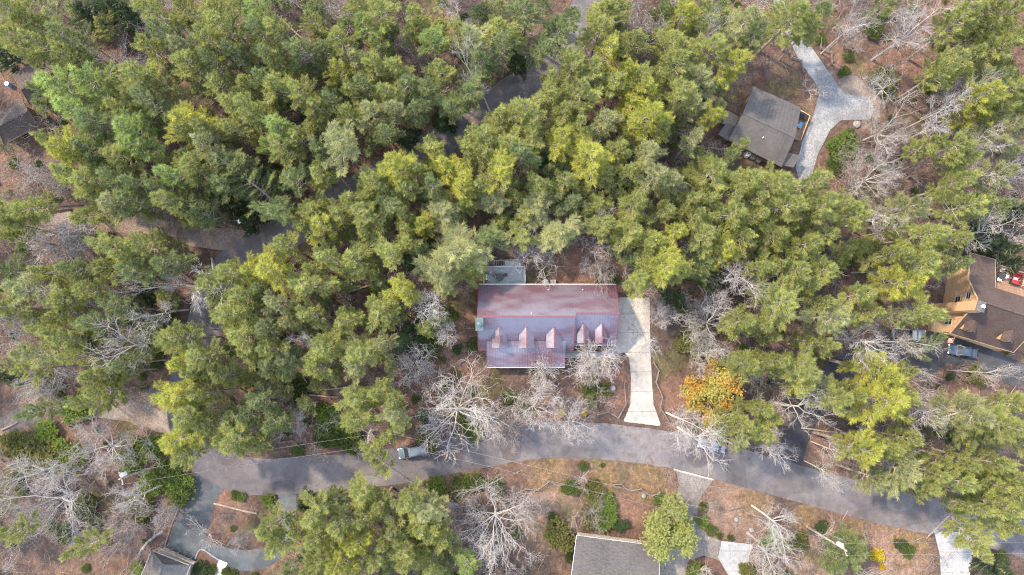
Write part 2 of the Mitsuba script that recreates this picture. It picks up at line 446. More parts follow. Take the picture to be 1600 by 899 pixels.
sheet('concrete_driveway', white_drive, 0.050, 'grey_concrete_mat', 'white concrete driveway at the lower right corner')
sheet('driveway_lip', drive_lip, 0.055, 'concrete_mat', 'white concrete strip where the taupe driveway meets the road')
bed1 = ragged(pxpoly([(1076, 876), (1100, 869), (1121, 873), (1137, 899), (1125, 925), (1062, 925), (1071, 899)]).buffer(-0.1), 0.15, 11)
sheet('planting_bed', bed1, 0.06, 'mulch_mat', 'dark mulch bed with a bench beside the taupe driveway', pave=False)
bed2 = ragged(pxpoly([(306, 876), (314, 860), (345, 882), (336, 899), (300, 899)]), 0.15, 12)
sheet('planting_bed', bed2, 0.05, 'mulch_mat', 'small mulch bed between the loop driveway and the deck', pave=False)
PAVE = unary_union(PAVED)
# ------------------------------------------------------------------ building materials
def shingle(c0, c1, k=3.2):
    def fn(p, n, uv):
        row = dr.floor(p.z * 9.0)
        w = cell_rand(p.x * k + row * 0.37, p.y * k + row * 0.61, row)
        a = fbm(p.x * 0.35, p.y * 0.35, 4, 3)
        return mix(c0, c1, 0.55 * w + 0.45 * a) * (0.9 + 0.2 * noise(p.x * 14, p.y * 14))
    return fn


scene['red_metal'] = {'type': 'twosided', 'bsdf': {'type': 'blendbsdf', 'weight': proc(lambda p, n, uv: 0.17 + 0.34 * smoothstep(0.3, 0.7, fbm(p.x * 0.22 + 3, p.y * 0.7, p.z * 0.3, 4))),  # patchy blue grey gloss mixed in to imitate dappled sky sheen
                      'a': {'type': 'principled', 'base_color': proc(lambda p, n, uv: mix((0.078, 0.022, 0.038), (0.115, 0.042, 0.062), fbm(p.x * 1.2, p.y * 0.35, p.z * 0.35, 4))), 'roughness': 0.4, 'specular': 0.6},
                      'b': {'type': 'roughconductor', 'alpha': 0.44, 'specular_reflectance': {'type': 'rgb', 'value': [0.47, 0.53, 0.62]}}}}
mat('red_trim', (0.13, 0.045, 0.062), rough=0.4, spec=0.6)
mat('white_trim', (0.45, 0.45, 0.44), rough=0.6)
mat('grey_metal', lambda p, n, uv: mix((0.060, 0.058, 0.061), (0.105, 0.099, 0.099), fbm(p.x * 0.45, p.y * 0.45, 2, 4)) * (0.88 + 0.24 * noise(p.x * 2.2, p.y * 5)), rough=0.6, spec=0.3)
mat('brown_shingle', shingle((0.050, 0.036, 0.033), (0.100, 0.074, 0.067)), rough=0.95)
mat('grey_shingle', shingle((0.075, 0.075, 0.080), (0.15, 0.148, 0.15)), rough=0.95)
mat('pale_shingle', shingle((0.058, 0.055, 0.057), (0.120, 0.112, 0.112)), rough=0.95)
mat('dark_shingle', shingle((0.045, 0.038, 0.036), (0.095, 0.078, 0.072)), rough=0.95)


def boards_fn(c0, c1, step, ax=2):
    def fn(p, n, uv):
        t = (p.z if ax == 2 else p.x) / step
        w = cell_rand(t, 0, 0)
        f = t - dr.floor(t)
        return mix(c0, c1, 0.6 * w + 0.4 * fbm(p.x * 1.5, p.y * 1.5, p.z * 9, 3)) * (0.55 + 0.45 * smoothstep(0.0, 0.12, f))
    return fn


mat('orange_wall', boards_fn((0.45, 0.285, 0.165), (0.58, 0.395, 0.245), 0.22), rough=0.7)
mat('tan_wall', boards_fn((0.38, 0.32, 0.25), (0.46, 0.39, 0.31), 0.18), rough=0.8)
mat('brown_wall', boards_fn((0.14, 0.10, 0.075), (0.20, 0.145, 0.11), 0.2), rough=0.8)
mat('white_wall', boards_fn((0.55, 0.54, 0.52), (0.62, 0.61, 0.59), 0.18), rough=0.8)
mat('grey_deck', lambda p, n, uv: mix((0.22, 0.25, 0.27), (0.33, 0.36, 0.38), fbm(p.x * 0.8, p.y * 6, 1, 3)), rough=0.7)
mat('brown_deck', lambda p, n, uv: mix((0.19, 0.115, 0.08), (0.29, 0.185, 0.13), fbm(p.x * 4, p.y * 0.9, 1, 3)), rough=0.8)
mat('old_deck', lambda p, n, uv: mix((0.22, 0.195, 0.165), (0.36, 0.325, 0.28), fbm(p.x * 4, p.y * 4, 1, 3)), rough=0.85)
mat('honey_wood', lambda p, n, uv: mix((0.38, 0.28, 0.17), (0.48, 0.36, 0.235), fbm(p.x * 2, p.y * 2, p.z * 2, 3)), rough=0.7)
scene['window_glass'] = {'type': 'principled', 'base_color': {'type': 'rgb', 'value': [0.02, 0.025, 0.03]}, 'roughness': 0.08, 'specular': 0.8}
mat('black_rubber', (0.025, 0.025, 0.027), rough=0.8)
mat('alloy', (0.45, 0.45, 0.47), rough=0.35, metallic=0.8)
mat('black_metal', (0.03, 0.03, 0.033), rough=0.5, spec=0.5)
mat('grey_steel', (0.42, 0.43, 0.44), rough=0.45, metallic=0.5)
mat('wire_mat', (0.25, 0.25, 0.25), rough=0.6)
mat('white_paint', (0.80, 0.80, 0.79), rough=0.45)
mat('teal_cap', (0.075, 0.12, 0.125), rough=0.45, spec=0.5)
mat('brick_mat', lambda p, n, uv: mix((0.22, 0.12, 0.095), (0.33, 0.2, 0.16), cell_rand(p.x * 4.5 + p.y * 4.5, p.z * 12, 0)), rough=0.9)
mat('red_cushion', lambda p, n, uv: mix((0.27, 0.02, 0.028), (0.34, 0.04, 0.045), noise(p.x * 3, p.y * 3)), rough=0.8)
mat('tan_canvas', (0.42, 0.39, 0.30), rough=0.8)
mat('blue_tarp', (0.10, 0.26, 0.45), rough=0.6)
mat('red_lamp', (0.45, 0.02, 0.02), rough=0.2, spec=0.6)
mat('flag_red', (0.45, 0.03, 0.04), rough=0.8)
mat('flag_blue', (0.03, 0.05, 0.20), rough=0.8)
mat('yellow_plastic', (0.75, 0.55, 0.03), rough=0.4)
for nm, col in [('paint_van', (0.10, 0.13, 0.16)), ('paint_blue', (0.026, 0.048, 0.082)), ('paint_silver', (0.13, 0.16, 0.21)), ('paint_truck', (0.15, 0.18, 0.21))]:
    mat(nm, col, rough=0.22, spec=0.5, metallic=0.2, clearcoat=1.0, clearcoat_gloss=0.95)


# ------------------------------------------------------------------ building helpers
def lerp(a, b, t):
    return np.asarray(a, float) * (1 - t) + np.asarray(b, float) * t


FOOT = []            # footprints, so that no trunk stands inside a house


def foot(pts):
    FOOT.append(Polygon([(p[0], p[1]) for p in pts]).buffer(0.5))


def window_on(parent, a, b, z0, z1, out, s0, s1, name='window'):
    """A framed window on the upright wall from a to b (xy), between fractions s0 and s1, facing out."""
    a, b, out = np.asarray(a, float)[:2], np.asarray(b, float)[:2], np.asarray(out, float)[:2]
    p, q = a + (b - a) * s0, a + (b - a) * s1
    ang = math.atan2(q[1] - p[1], q[0] - p[0]); w = np.linalg.norm(q - p); c = (p + q) / 2
    zc, h = (z0 + z1) / 2, z1 - z0
    e = (q - p) / w
    fr = [box([*(c + out * 0.03), z], [w + 0.16, 0.10, 0.09], ang) for z in (z0, z1)]
    fr += [box([*(k + out * 0.03), zc], [0.09, 0.10, h - 0.1], ang) for k in (p, q)] + [box([*(c + out * 0.025), zc], [w - 0.1, 0.08, 0.05], ang)]
    k = put(name, tris(fr), 'white_trim', parent=parent)
    put('pane', box([*(c + out * 0.012), zc], [w - 0.09, 0.03, h - 0.09], ang), 'window_glass', parent=k)


def rail_fence(parent, pts, z, h=0.95, m='white_trim', post_every=1.6, baluster=0.28, name='railing'):
    pts = [np.asarray(p, float)[:2] for p in pts]
    ms = []
    for p, q in zip(pts[:-1], pts[1:]):
        L = np.linalg.norm(q - p); n = max(1, round(L / post_every))
        for i in range(n + 1):
            c = lerp(p, q, i / n); ms.append(box([*c, z + h / 2], [0.10, 0.10, h + 0.04]))
        ms.append(bar([*p, z + h], [*q, z + h], 0.12, 0.05)); ms.append(bar([*p, z + 0.12], [*q, z + 0.12], 0.05, 0.06))
        nb = int(L / baluster)
        for i in range(1, nb):
            c = lerp(p, q, i / nb); ms.append(box([*c, z + h / 2 + 0.05], [0.035, 0.035, h - 0.2]))
    return put(name, tris(ms), m, parent=parent)


def wall(parent, pts, inward, m, t=0.16, label=None):
    return put('wall', prism(pts, np.asarray(inward, float) * t), m, parent=parent, label=label)


def gable_house(key, A0, A1, R0, R1, S0, S1, roof_mat, wall_mat, trim='white_trim', inset=0.45, t=0.16, base=-0.8, ridge=True, ribs=None, pane_side=True):
    """Two slopes A0A1-R0R1 and S0S1-R0R1 (0 and 1 are the gable ends) on four walls."""
    A0, A1, R0, R1, S0, S1 = [np.asarray(p, float) for p in (A0, A1, R0, R1, S0, S1)]
    foot([A0, A1, S1, S0])
    for q, tag_ in (((A0, A1, R1, R0), 0), ((R0, R1, S1, S0), 1)):
        r = put('roof', slab(q, t), roof_mat, parent=key)
        if ribs:
            e0, e1 = (q[0], q[1]) if tag_ == 0 else (q[3], q[2])
            n = int(np.linalg.norm(e1 - e0) / ribs)
            ms = [bar(lerp(e0, e1, i / n) + [0, 0, 0.012], lerp(R0, R1, i / n) + [0, 0, 0.012], 0.05, 0.05) for i in range(n + 1)]
            labels[put('rib', tris(ms), roof_mat, parent=r)] = {'kind': 'stuff'}
    ms = []
    for p, q in ((A0, A1), (S0, S1), (A0, R0), (S0, R0), (A1, R1), (S1, R1)):
        o = (np.asarray(p) + q) / 2 - (A0 + A1 + S0 + S1) / 4; o[2] = 0; o /= np.linalg.norm(o)
        ms.append(bar(p + o * 0.03 - [0, 0, t / 2 + 0.01], q + o * 0.03 - [0, 0, t / 2 + 0.01], 0.06, t + 0.08))
    put('fascia', tris(ms), trim, parent=key)
    if ridge:
        put('ridge_cap', bar(R0 + [0, 0, 0.02], R1 + [0, 0, 0.02], 0.28, 0.07), roof_mat, parent=key)
    ctr = (A0 + A1 + S0 + S1) / 4
    u = (R1 - R0); u[2] = 0; u /= np.linalg.norm(u)
    v = np.array([-u[1], u[0], 0]); v = v if (A0 - S0) @ v > 0 else -v
    d = t + 0.03
    a0, a1, s0, s1 = [p + i * u * inset + j * v * inset for p, i, j in ((A0, 1, -1), (A1, -1, -1), (S0, 1, 1), (S1, -1, 1))]
    slope_a = (R0[2] - A0[2]) / abs((R0 - A0) @ v); slope_s = (R0[2] - S0[2]) / abs((R0 - S0) @ v)
    za, zs = A0[2] + slope_a * inset - d, S0[2] + slope_s * inset - d
    r0, r1 = R0 + u * inset, R1 - u * inset
    lo = lambda p: [p[0], p[1], base]
    at = lambda p, z: [p[0], p[1], z]
    wall(key, [lo(a0), lo(a1), at(a1, za), at(a0, za)], -v, wall_mat)
    wall(key, [lo(s0), lo(s1), at(s1, zs), at(s0, zs)], v, wall_mat)
    for p, r, q, w in ((a0, r0, s0, u), (a1, r1, s1, -u)):
        e = 0.17
        p2, q2 = p - v * e, q + v * e
        wall(key, [lo(p2), lo(q2), at(q2, zs + slope_s * e), at(r, R0[2] - d), at(p2, za + slope_a * e)], w, wall_mat)
    if pane_side:
        L = np.linalg.norm(a1 - a0)
        for k in range(max(1, int(L / 4.5))):
            n = max(1, int(L / 4.5)); c = (k + 0.5) / n
            for (p, q, o) in ((a0, a1, v), (s0, s1, -v)):
                window_on(key, p, q, 0.9, 2.1, o, c - 0.6 / L, c + 0.6 / L)
    return a0, a1, s0, s1


# ------------------------------------------------------------------ the red roofed house
H = thing('red_roof_house', 'white trimmed house with long burgundy metal roof and five dormers beside the concrete driveway', 'house')
ze = 3.2
yn = P(855, 445, ze)[1]; zr = 7.7; yr = P(855, 495, zr)[1]; sN = (zr - ze) / (yn - yr)
zr2 = zr - 0.45
for _ in range(6):
    yr2 = P(930, 490, zr2)[1]; zr2 = ze + sN * (yn - yr2)
xw = P(748, 445, ze)[0]; xe = P(962, 445, ze)[0]; xs = P(897.5, 520, 5.4)[0]
ys = P(855, 546.5, ze)[1]; sS = (zr - ze) / (yr - ys)
ys2 = P(930, 539, ze)[1]; sS2 = (zr2 - ze) / (yr2 - ys2)
foot([(xw, yn), (xe, yn), (xe, ys), (xw, ys)])
RT = 0.14


def ribs(parent, e0, e1, r0, r1, step=0.42):
    n = int(np.linalg.norm(np.asarray(e1, float) - e0) / step)
    ms = [bar(lerp(e0, e1, i / n) + [0, 0, 0.015], lerp(r0, r1, i / n) + [0, 0, 0.015], 0.055, 0.10) for i in range(n + 1)]
    labels[put('rib', tris(ms), 'red_metal', parent=parent)] = {'kind': 'stuff'}


r = put('roof', slab([(xw, yn, ze), (xe, yn, ze), (xe, yr2, zr2), (xs, yr2, zr2), (xs, yr, zr), (xw, yr, zr)], RT), 'red_metal', parent=H, label='north roof slope with pale sheen')
ribs(r, (xw, yn, ze), (xs, yn, ze), (xw, yr, zr), (xs, yr, zr)); ribs(r, (xs + 0.42, yn, ze), (xe, yn, ze), (xs + 0.42, yr2, zr2), (xe, yr2, zr2))
r = put('roof', slab([(xw, yr, zr), (xs, yr, zr), (xs, ys, ze), (xw, ys, ze)], RT), 'red_metal', parent=H)
ribs(r, (xw, ys, ze), (xs, ys, ze), (xw, yr, zr), (xs, yr, zr))
r = put('roof', slab([(xs, yr2, zr2), (xe, yr2, zr2), (xe, ys2, ze), (xs, ys2, ze)], RT), 'red_metal', parent=H)
ribs(r, (xs + 0.42, ys2, ze), (xe, ys2, ze), (xs + 0.42, yr2, zr2), (xe, yr2, zr2))
ms = [bar((xw - 0.05, yr, zr + 0.05), (xs + 0.1, yr, zr + 0.05), 0.30, 0.08), bar((xs + 0.12, yr2, zr2 + 0.05), (xe + 0.05, yr2, zr2 + 0.05), 0.30, 0.08)]
put('ridge_cap', tris(ms), 'red_trim', parent=H)
put('verge_trim', tris([bar((x, y0, z0 + 0.04), (x, y1, z1 + 0.04), 0.16, 0.10) for x, y0, z0, y1, z1 in ((xw, yn, ze, yr, zr), (xw, ys, ze, yr, zr), (xe, yn, ze, yr2, zr2), (xe, ys2, ze, yr2, zr2), (xs + 0.04, ys, ze, yr, zr))]), 'red_trim', parent=H)
put('gutter', bar((xw, yn + 0.07, ze - 0.06), (xe, yn + 0.07, ze - 0.06), 0.13, 0.13), 'white_trim', parent=H)
put('gutter', bar((xs, ys2 - 0.07, ze - 0.06), (xe, ys2 - 0.07, ze - 0.06), 0.13, 0.13), 'white_trim', parent=H)
put('gutter', bar((xw, ys - 0.07, ze - 0.06), (xs, ys - 0.07, ze - 0.06), 0.13, 0.13), 'red_trim', parent=H)
i_ = 0.4; d_ = RT + 0.05
for (x0, x1, y_s, s_, yrr, zrr) in ((xw + i_, xs, ys, sS, yr, zr), (xs, xe - i_, ys2, sS2, yr2, zr2)):
    zn = ze + sN * i_ - d_; zs_ = ze + s_ * i_ - d_
    wall(H, [(x0, yn - i_, -0.8), (x1, yn - i_, -0.8), (x1, yn - i_, zn), (x0, yn - i_, zn)], (0, -1, 0), 'tan_wall')
    wall(H, [(x0, y_s + i_, -0.8), (x1, y_s + i_, -0.8), (x1, y_s + i_, zs_), (x0, y_s + i_, zs_)], (0, 1, 0), 'tan_wall')
for x, w_, y_s, s_, yrr, zrr in ((xw + i_, 1, ys, sS, yr, zr), (xe - i_, -1, ys2, sS2, yr2, zr2), (xs - 0.05, -1, ys, sS, yr, zr)):
    a_, b_ = yn - i_ - 0.17, y_s + i_ + 0.17
    wall(H, [(x, b_, -0.8), (x, a_, -0.8), (x, a_, ze + sN * (i_ + 0.17) - d_), (x, yrr, zrr - d_), (x, b_, ze + s_ * (i_ + 0.17) - d_)], (w_, 0, 0), 'tan_wall')
# the porch
zp0 = 4.4
for _ in range(6):
    yp0 = P(820, 533, zp0)[1]; zp0 = zr - sS * (yr - yp0) + 0.06
zp1 = 2.75; yp1 = P(820, 574, zp1)[1]
xp0, xp1 = P(761, 574, zp1)[0], P(882.5, 574, zp1)[0]
r = put('porch_roof', slab([(xp0, yp0, zp0), (xp1, yp0, zp0), (xp1, yp1, zp1), (xp0, yp1, zp1)], 0.12), 'red_metal', parent=H)
ribs(r, (xp0, yp1, zp1), (xp1, yp1, zp1), (xp0, yp0, zp0), (xp1, yp0, zp0))
put('gutter', bar((xp0, yp1 - 0.07, zp1 - 0.06), (xp1, yp1 - 0.07, zp1 - 0.06), 0.13, 0.13), 'white_trim', parent=H)
put('porch_floor', box(((xp0 + xp1) / 2, (ys + 0.2 + yp1) / 2, 0.1), (xp1 - xp0 - 0.5, ys - yp1 - 0.2, 0.9)), 'grey_deck', parent=H)
for k in range(5):
    put('porch_post', box((lerp(xp0 + 0.5, xp1 - 0.5, k / 4), yp1 + 0.4, 1.57), (0.16, 0.16, 2.05)), 'white_trim', parent=H)
rail_fence(H, [(xp0 + 0.4, yp1 + 0.3), (xp1 - 0.4, yp1 + 0.3)], 0.55, name='porch_railing')
for k, c in enumerate((0.12, 0.33, 0.62, 0.85)):
    window_on(H, (xw + i_, ys + i_), (xs, ys + i_), 1.2, 2.6, (0, -1), c - 0.04, c + 0.04)
for k, c in enumerate((0.2, 0.4, 0.6, 0.78, 0.92)):
    window_on(H, (xw + i_, yn - i_), (xe - i_, yn - i_), 1.0, 2.3, (0, 1), c - 0.025, c + 0.025)
dk = put('front_door', box((lerp(xw, xs, 0.48), ys + i_ - 0.03, 1.6), (1.0, 0.08, 2.05)), 'brown_wall', parent=H)
put('handle', box((lerp(xw, xs, 0.48) + 0.38, ys + i_ - 0.1, 1.5), (0.05, 0.07, 0.16)), 'grey_steel', parent=dk)
for k in (0, 1):
    put('garage_door', box((xe - i_ + 0.03, lerp(yn, ys2, 0.30 + 0.38 * k), 1.2), (0.08, 2.6, 2.2)), 'white_trim', parent=H)


def dormer(xc, hw, yf, pyb, yrr, zrr, s):
    zb = zrr - 1.4
    for _ in range(6):
        yb = P(855, pyb, zb)[1]; zb = zrr - s * (yrr - yb)
    zd = zb; zE = zd - hw * 0.95; ybe = yrr - (zrr - zE) / s
    k = key_for(H + '__dormer')
    for sx in (-1, 1):
        q = [(xc, yf, zd), (xc, yb + 0.15, zd), (xc + sx * hw, ybe + 0.15, zE), (xc + sx * hw, yf, zE)]
        rk = put('roof', slab(q, 0.09), 'red_metal', parent=k)
        x = xc + sx * (hw - 0.22)
        zc = zd - (hw - 0.22) * 0.95 - 0.1
        y1 = yrr - (zrr - zc) / s + 0.1
        zfl = zrr - s * (yrr - (yf + 0.22)) - 0.1
        put('side_wall', prism([(x, yf + 0.22, zfl), (x, yf + 0.22, zc), (x, y1, zc)], (-sx * 0.12, 0, 0)), 'tan_wall', parent=k)
    yw = yf + 0.22; hx = hw - 0.22; zc = zd - hx * 0.95 - 0.1; zfl = zrr - s * (yrr - yw) - 0.1
    put('front_wall', prism([(xc - hx, yw, zfl), (xc + hx, yw, zfl), (xc + hx, yw, zc), (xc, yw, zd - 0.12), (xc - hx, yw, zc)], (0, 0.12, 0)), 'white_wall', parent=k)
    put('window', box((xc, yw - 0.02, zfl + 0.25 + (zc - zfl) * 0.5), (hx * 1.1, 0.06, max(0.5, (zc - zfl) * 0.75))), 'window_glass', parent=k)
    put('ridge_cap', bar((xc, yf - 0.03, zd + 0.03), (xc, yb + 0.1, zd + 0.03), 0.18, 0.05), 'red_trim', parent=k)


for px in (780.5, 823, 866):
    c = P(px, 527, 6.2)[0]
    dormer(c, 1.22, P(px, 544, 6.2)[1], 510.3, yr, zr, sS)
for px, hw in ((912, 0.95), (940.5, 0.98)):
    c = P(px, 520, 5.8)[0]
    dormer(c, hw, P(px, 536, 5.8)[1], 504.5, yr2, zr2, sS2)
cx, cy = P(749, 507, 8.0)[:2]
ck = put('chimney', box((cx, cy, 3.6), (1.05, 1.9, 8.8)), 'tan_wall', parent=H, label='boxed chimney with dark teal cap on the west gable')
put('cap', tris([box((cx, cy, 8.08), (1.2, 2.05, 0.14)), lathe([[0.0, 8.15], [0.28, 8.15], [0.28, 8.5], [0.36, 8.5], [0.0, 8.62]], (cx, cy, 0))]), 'teal_cap', parent=ck)
for px, py in ((857.5, 452), (912.5, 452), (829.5, 490), (881, 486)):
    q = P(px, py, 6.0); zz = ze + sN * (yn - q[1])
    put('vent_pipe', lathe([[0, -0.1], [0.07, -0.1], [0.07, 0.35], [0.0, 0.35]], (q[0], q[1], zz), 10), 'white_paint', parent=H)
# deck behind
zdk = 0.9
dx0, dx1 = P(755, 430, zdk)[0], P(821, 430, zdk)[0]; dy0, dy1 = yn - i_, P(790, 417, zdk)[1]
DK = put('deck', box(((dx0 + dx1) / 2, (dy0 + dy1) / 2, zdk - 0.06), (dx1 - dx0, dy1 - dy0, 0.12)), 'grey_deck', parent=H, label='blue grey rear deck with white rails')
put('skirt', tris([box(((dx0 + dx1) / 2, dy1 - 0.05, zdk / 2 - 0.35), (dx1 - dx0 - 0.1, 0.06, zdk + 0.5)), box((dx0 + 0.05, (dy0 + dy1) / 2, zdk / 2 - 0.35), (0.06, dy1 - dy0, zdk + 0.5)), box((dx1 - 0.05, (dy0 + dy1) / 2, zdk / 2 - 0.35), (0.06, dy1 - dy0, zdk + 0.5))]), 'brown_wall', parent=DK)
labels[put('board', tris([box(((dx0 + dx1) / 2, y, zdk + 0.012), (dx1 - dx0, 0.125, 0.024)) for y in np.arange(dy0 + 0.1, dy1, 0.14)]), 'grey_deck', parent=DK)] = {'kind': 'stuff'}
rail_fence(DK, [(dx0 + 0.08, dy0 + 0.3), (dx0 + 0.08, dy1 - 0.08)], zdk)
rail_fence(DK, [(dx0 + 0.08, dy1 - 0.08), (dx1 - 0.08, dy1 - 0.08), (dx1 - 0.08, dy0 + 0.2)], zdk)
st0, st1 = P(772, 416, 0.9), P(813, 413.5, 0.9)
ms = []
for k in range(5):
    ms.append(box((lerp(st0[0], st1[0], k / 5 + 0.1), dy1 + 0.55, zdk - 0.12 - 0.17 * (4 - k)), ((st1[0] - st0[0]) / 5 - 0.02, 1.0, 0.06)))
ms += [bar((st0[0], dy1 + 1.08, 0.75), (st1[0], dy1 + 1.08, 1.75), 0.08, 0.06), bar((st0[0], dy1 + 0.1, 0.75), (st1[0], dy1 + 0.1, 1.75), 0.08, 0.06)]
for k in range(12):
    t_ = k / 11; x = lerp(st0[0], st1[0], t_); ms.append(bar((x, dy1 + 1.08, t_ * 0.8), (x, dy1 + 1.08, 0.75 + t_), 0.05)); ms.append(bar((x, dy1 + 0.12, 0.72 + t_), (x, dy1 + 1.06, 0.72 + t_), 0.05))
put('stair', tris(ms), 'white_trim', parent=DK, label='white railed stair down the far side of the deck')
pa, pb = P(822, 444, 0.25), P(848, 417, 0.25)
put('low_deck', tris([box((lerp(pa[0], pb[0], 0.5), y, 0.22 + 0.0), (pb[0] - pa[0], 0.13, 0.05)) for y in np.arange(pa[1] + 0.1, pb[1], 0.145)] + [box((lerp(pa[0], pb[0], 0.5), lerp(pa[1], pb[1], 0.5), -0.1), (pb[0] - pa[0] - 0.1, pb[1] - pa[1] - 0.1, 0.56))]), 'brown_deck', parent=H, label='low red brown deck beside the grey deck')


def grill(q, rz=0.0):
    k = thing('gas_grill', 'grey lidded grill standing at the left end of the blue grey deck', 'grill')
    z = q[2]
    R = trimesh.transformations.rotation_matrix(rz, [0, 0, 1])
    def pt(m):
        m.apply_transform(R); m.apply_translation(q); return m
    put('cart', pt(tris([box((0, 0, 0.45), (1.0, 0.5, 0.7)), box((0.75, 0, 0.85), (0.4, 0.45, 0.04)), box((-0.75, 0, 0.85), (0.4, 0.45, 0.04))])), 'black_metal', parent=k)
    lid = trimesh.creation.cylinder(0.28, 0.95, sections=24); lid.apply_transform(trimesh.transformations.rotation_matrix(math.pi / 2, [0, 1, 0])); lid.apply_translation((0, 0, 0.9))
    put('lid', pt(lid), 'alloy', parent=k, smooth=40)
    put('handle', pt(bar((-0.35, -0.33, 0.98), (0.35, -0.33, 0.98), 0.04)), 'grey_steel', parent=k)


def round_table(q, label, top='black_metal', r_=0.6):
    k = thing('round_table', label, 'table')
    put('tabletop', lathe([[0, 0.70], [r_, 0.70], [r_ + 0.02, 0.72], [r_, 0.745], [0, 0.745]], q, 24), top, parent=k)
    put('pedestal', lathe([[0, 0.70], [0.05, 0.70], [0.05, 0.06], [0.3, 0.03], [0.3, 0.0], [0, 0]], q, 16), 'black_metal', parent=k)


def chair(q, rz, label, m, name='patio_chair', group=None, w=0.5):
    k = thing(name, label, 'chair', group)
    M = trimesh.transformations.rotation_matrix(rz, [0, 0, 1])
    def pt(x):
        x.apply_transform(M); x.apply_translation(q); return x
    put('seat', pt(box((0, 0, 0.43), (w, 0.5, 0.08))), m, parent=k)
    put('backrest', pt(box((0, 0.25, 0.72), (w, 0.07, 0.52))), m, parent=k)
    for sx in (-1, 1):
        for sy in (-1, 1):
            put('leg', pt(box((sx * (w / 2 - 0.04), sy * 0.21, 0.195), (0.045, 0.045, 0.39))), 'black_metal', parent=k)
        put('armrest', pt(tris([box((sx * w / 2, 0.0, 0.64), (0.06, 0.5, 0.04)), box((sx * w / 2, -0.2, 0.53), (0.04, 0.04, 0.2))])), m, parent=k)


grill(P(760, 434, zdk + 0.03), math.pi / 2)
tq = P(781, 434, zdk + 0.03)
round_table(tq, 'dark round table in the middle of the blue grey deck')
for k, (a, n_) in enumerate(((0.4, 'right'), (2.7, 'left'))):
    chair(tq + [1.0 * math.cos(a), 1.0 * math.sin(a), 0], a - math.pi / 2, f'dark patio chair on the {n_} side of the round table on the blue grey deck', 'black_metal', group=None)
for k, (px, n_) in enumerate(((851.5, 'left'), (864, 'right'))):
    q = P(px, 442, above=0.0)
    a = thing('air_conditioner', f'{n_} one of two grey cooling units against the back of the red roofed house', 'air conditioner')
    put('case', tris([box(q + [0, 0, 0.45], (0.85, 0.85, 0.8))]), 'grey_steel', parent=a)
    put('fan_grille', tris([lathe([[0.33, 0.86], [0.36, 0.86], [0.36, 0.89], [0.33, 0.89]], q, 20)] + [box(q + [0, 0, 0.875], (0.68, 0.02, 0.02), t_) for t_ in np.arange(0, math.pi, math.pi / 6)]), 'black_metal', parent=a)

# ------------------------------------------------------------------ the grey roofed house, upper right
B = thing('grey_roof_house', 'house with low grey brown metal roof beside the forked gravel driveway', 'house')
bA0, bA1, bR0, bR1, bS0, bS1 = P(1177, 135, 3.0), P(1251, 168, 3.0), P(1161, 177, 4.6), P(1242, 215, 4.6), P(1138, 219, 3.0), P(1221, 261, 3.0)
gable_house(B, bA0, bA1, bR0, bR1, bS0, bS1, 'grey_metal', 'brown_wall', trim='dark_shingle', ribs=0.6)
put('vent_pipe', lathe([[0, -0.1], [0.1, -0.1], [0.1, 0.4], [0, 0.4]], lerp(lerp(bR0, bR1, 0.5), lerp(bS0, bS1, 0.5), 0.45), 10), 'white_paint', parent=B)
q = [P(1226, 238, 2.9), P(1251, 243, 2.7), P(1240, 262, 2.6), P(1219, 258, 2.75)]
put('porch_roof', slab(q, 0.14), 'grey_metal', parent=B, label='small brown roof over the entry by the gravel')
for c in q[1:3]:
    put('porch_post', box((c[0] * 0.995, c[1], 1.2), (0.12, 0.12, 2.6)), 'brown_wall', parent=B)
foot(q)
q = [P(1122, 210, 2.5), P(1135, 192, 2.7), P(1148, 199, 2.8), P(1138, 221, 2.6)]
put('side_roof', slab(q, 0.14), 'grey_metal', parent=B)
qi = [lerp(p, sum(q) / 4, 0.12) for p in q]
put('side_room', prism([(p[0], p[1], -0.7) for p in qi], (0, 0, 3.0)), 'brown_wall', parent=B); foot(q)
q = [P(1127, 193, 0.6), P(1136, 172, 0.6), P(1155, 183, 0.6), P(1148, 198, 0.6)]
dkB = put('deck', slab(q, 0.12), 'old_deck', parent=B); foot(q)
rail_fence(dkB, [q[0], q[1], q[2]], 0.6, m='brown_wall')
q = [P(1247, 175, 0.5), P(1262, 184, 0.5), P(1248, 220, 0.5), P(1234, 214, 0.5)]
dkC = put('deck', slab(q, 0.12), 'brown_deck', parent=B, label='narrow brown deck on the gravel side'); foot(q)
put('deck_base', prism([(p[0], p[1], -0.6) for p in [lerp(p, sum(q) / 4, 0.06) for p in q]], (0, 0, 0.97)), 'brown_wall', parent=dkC)
rail_fence(dkC, [q[0], q[1], q[2]], 0.5, m='honey_wood')
hq = P(1253, 184, 0.5)
k = thing('hot_tub', 'dark covered hot tub at the upper end of the narrow brown deck', 'hot tub')
put('shell', box(hq + [0, 0, 0.38], (1.5, 0.9, 0.72), -0.42), 'brown_wall', parent=k); put('cover', box(hq + [0, 0, 0.8], (1.6, 1.0, 0.1), -0.42), 'black_rubber', parent=k)
bq = P(1249, 197, 0.5)
k = thing('storage_bench', 'blue topped bench on the narrow brown deck by the gravel', 'bench')
put('bench_seat', box(bq + [0, 0, 0.42], (0.55, 1.1, 0.12), -0.42), 'blue_tarp', parent=k); put('bench_base', box(bq + [0, 0, 0.18], (0.5, 1.0, 0.36), -0.42), 'brown_wall', parent=k)
bq = P(1243.5, 196, 0.5)
k = thing('planter_pot', 'white pot beside the blue bench on the narrow brown deck', 'pot')
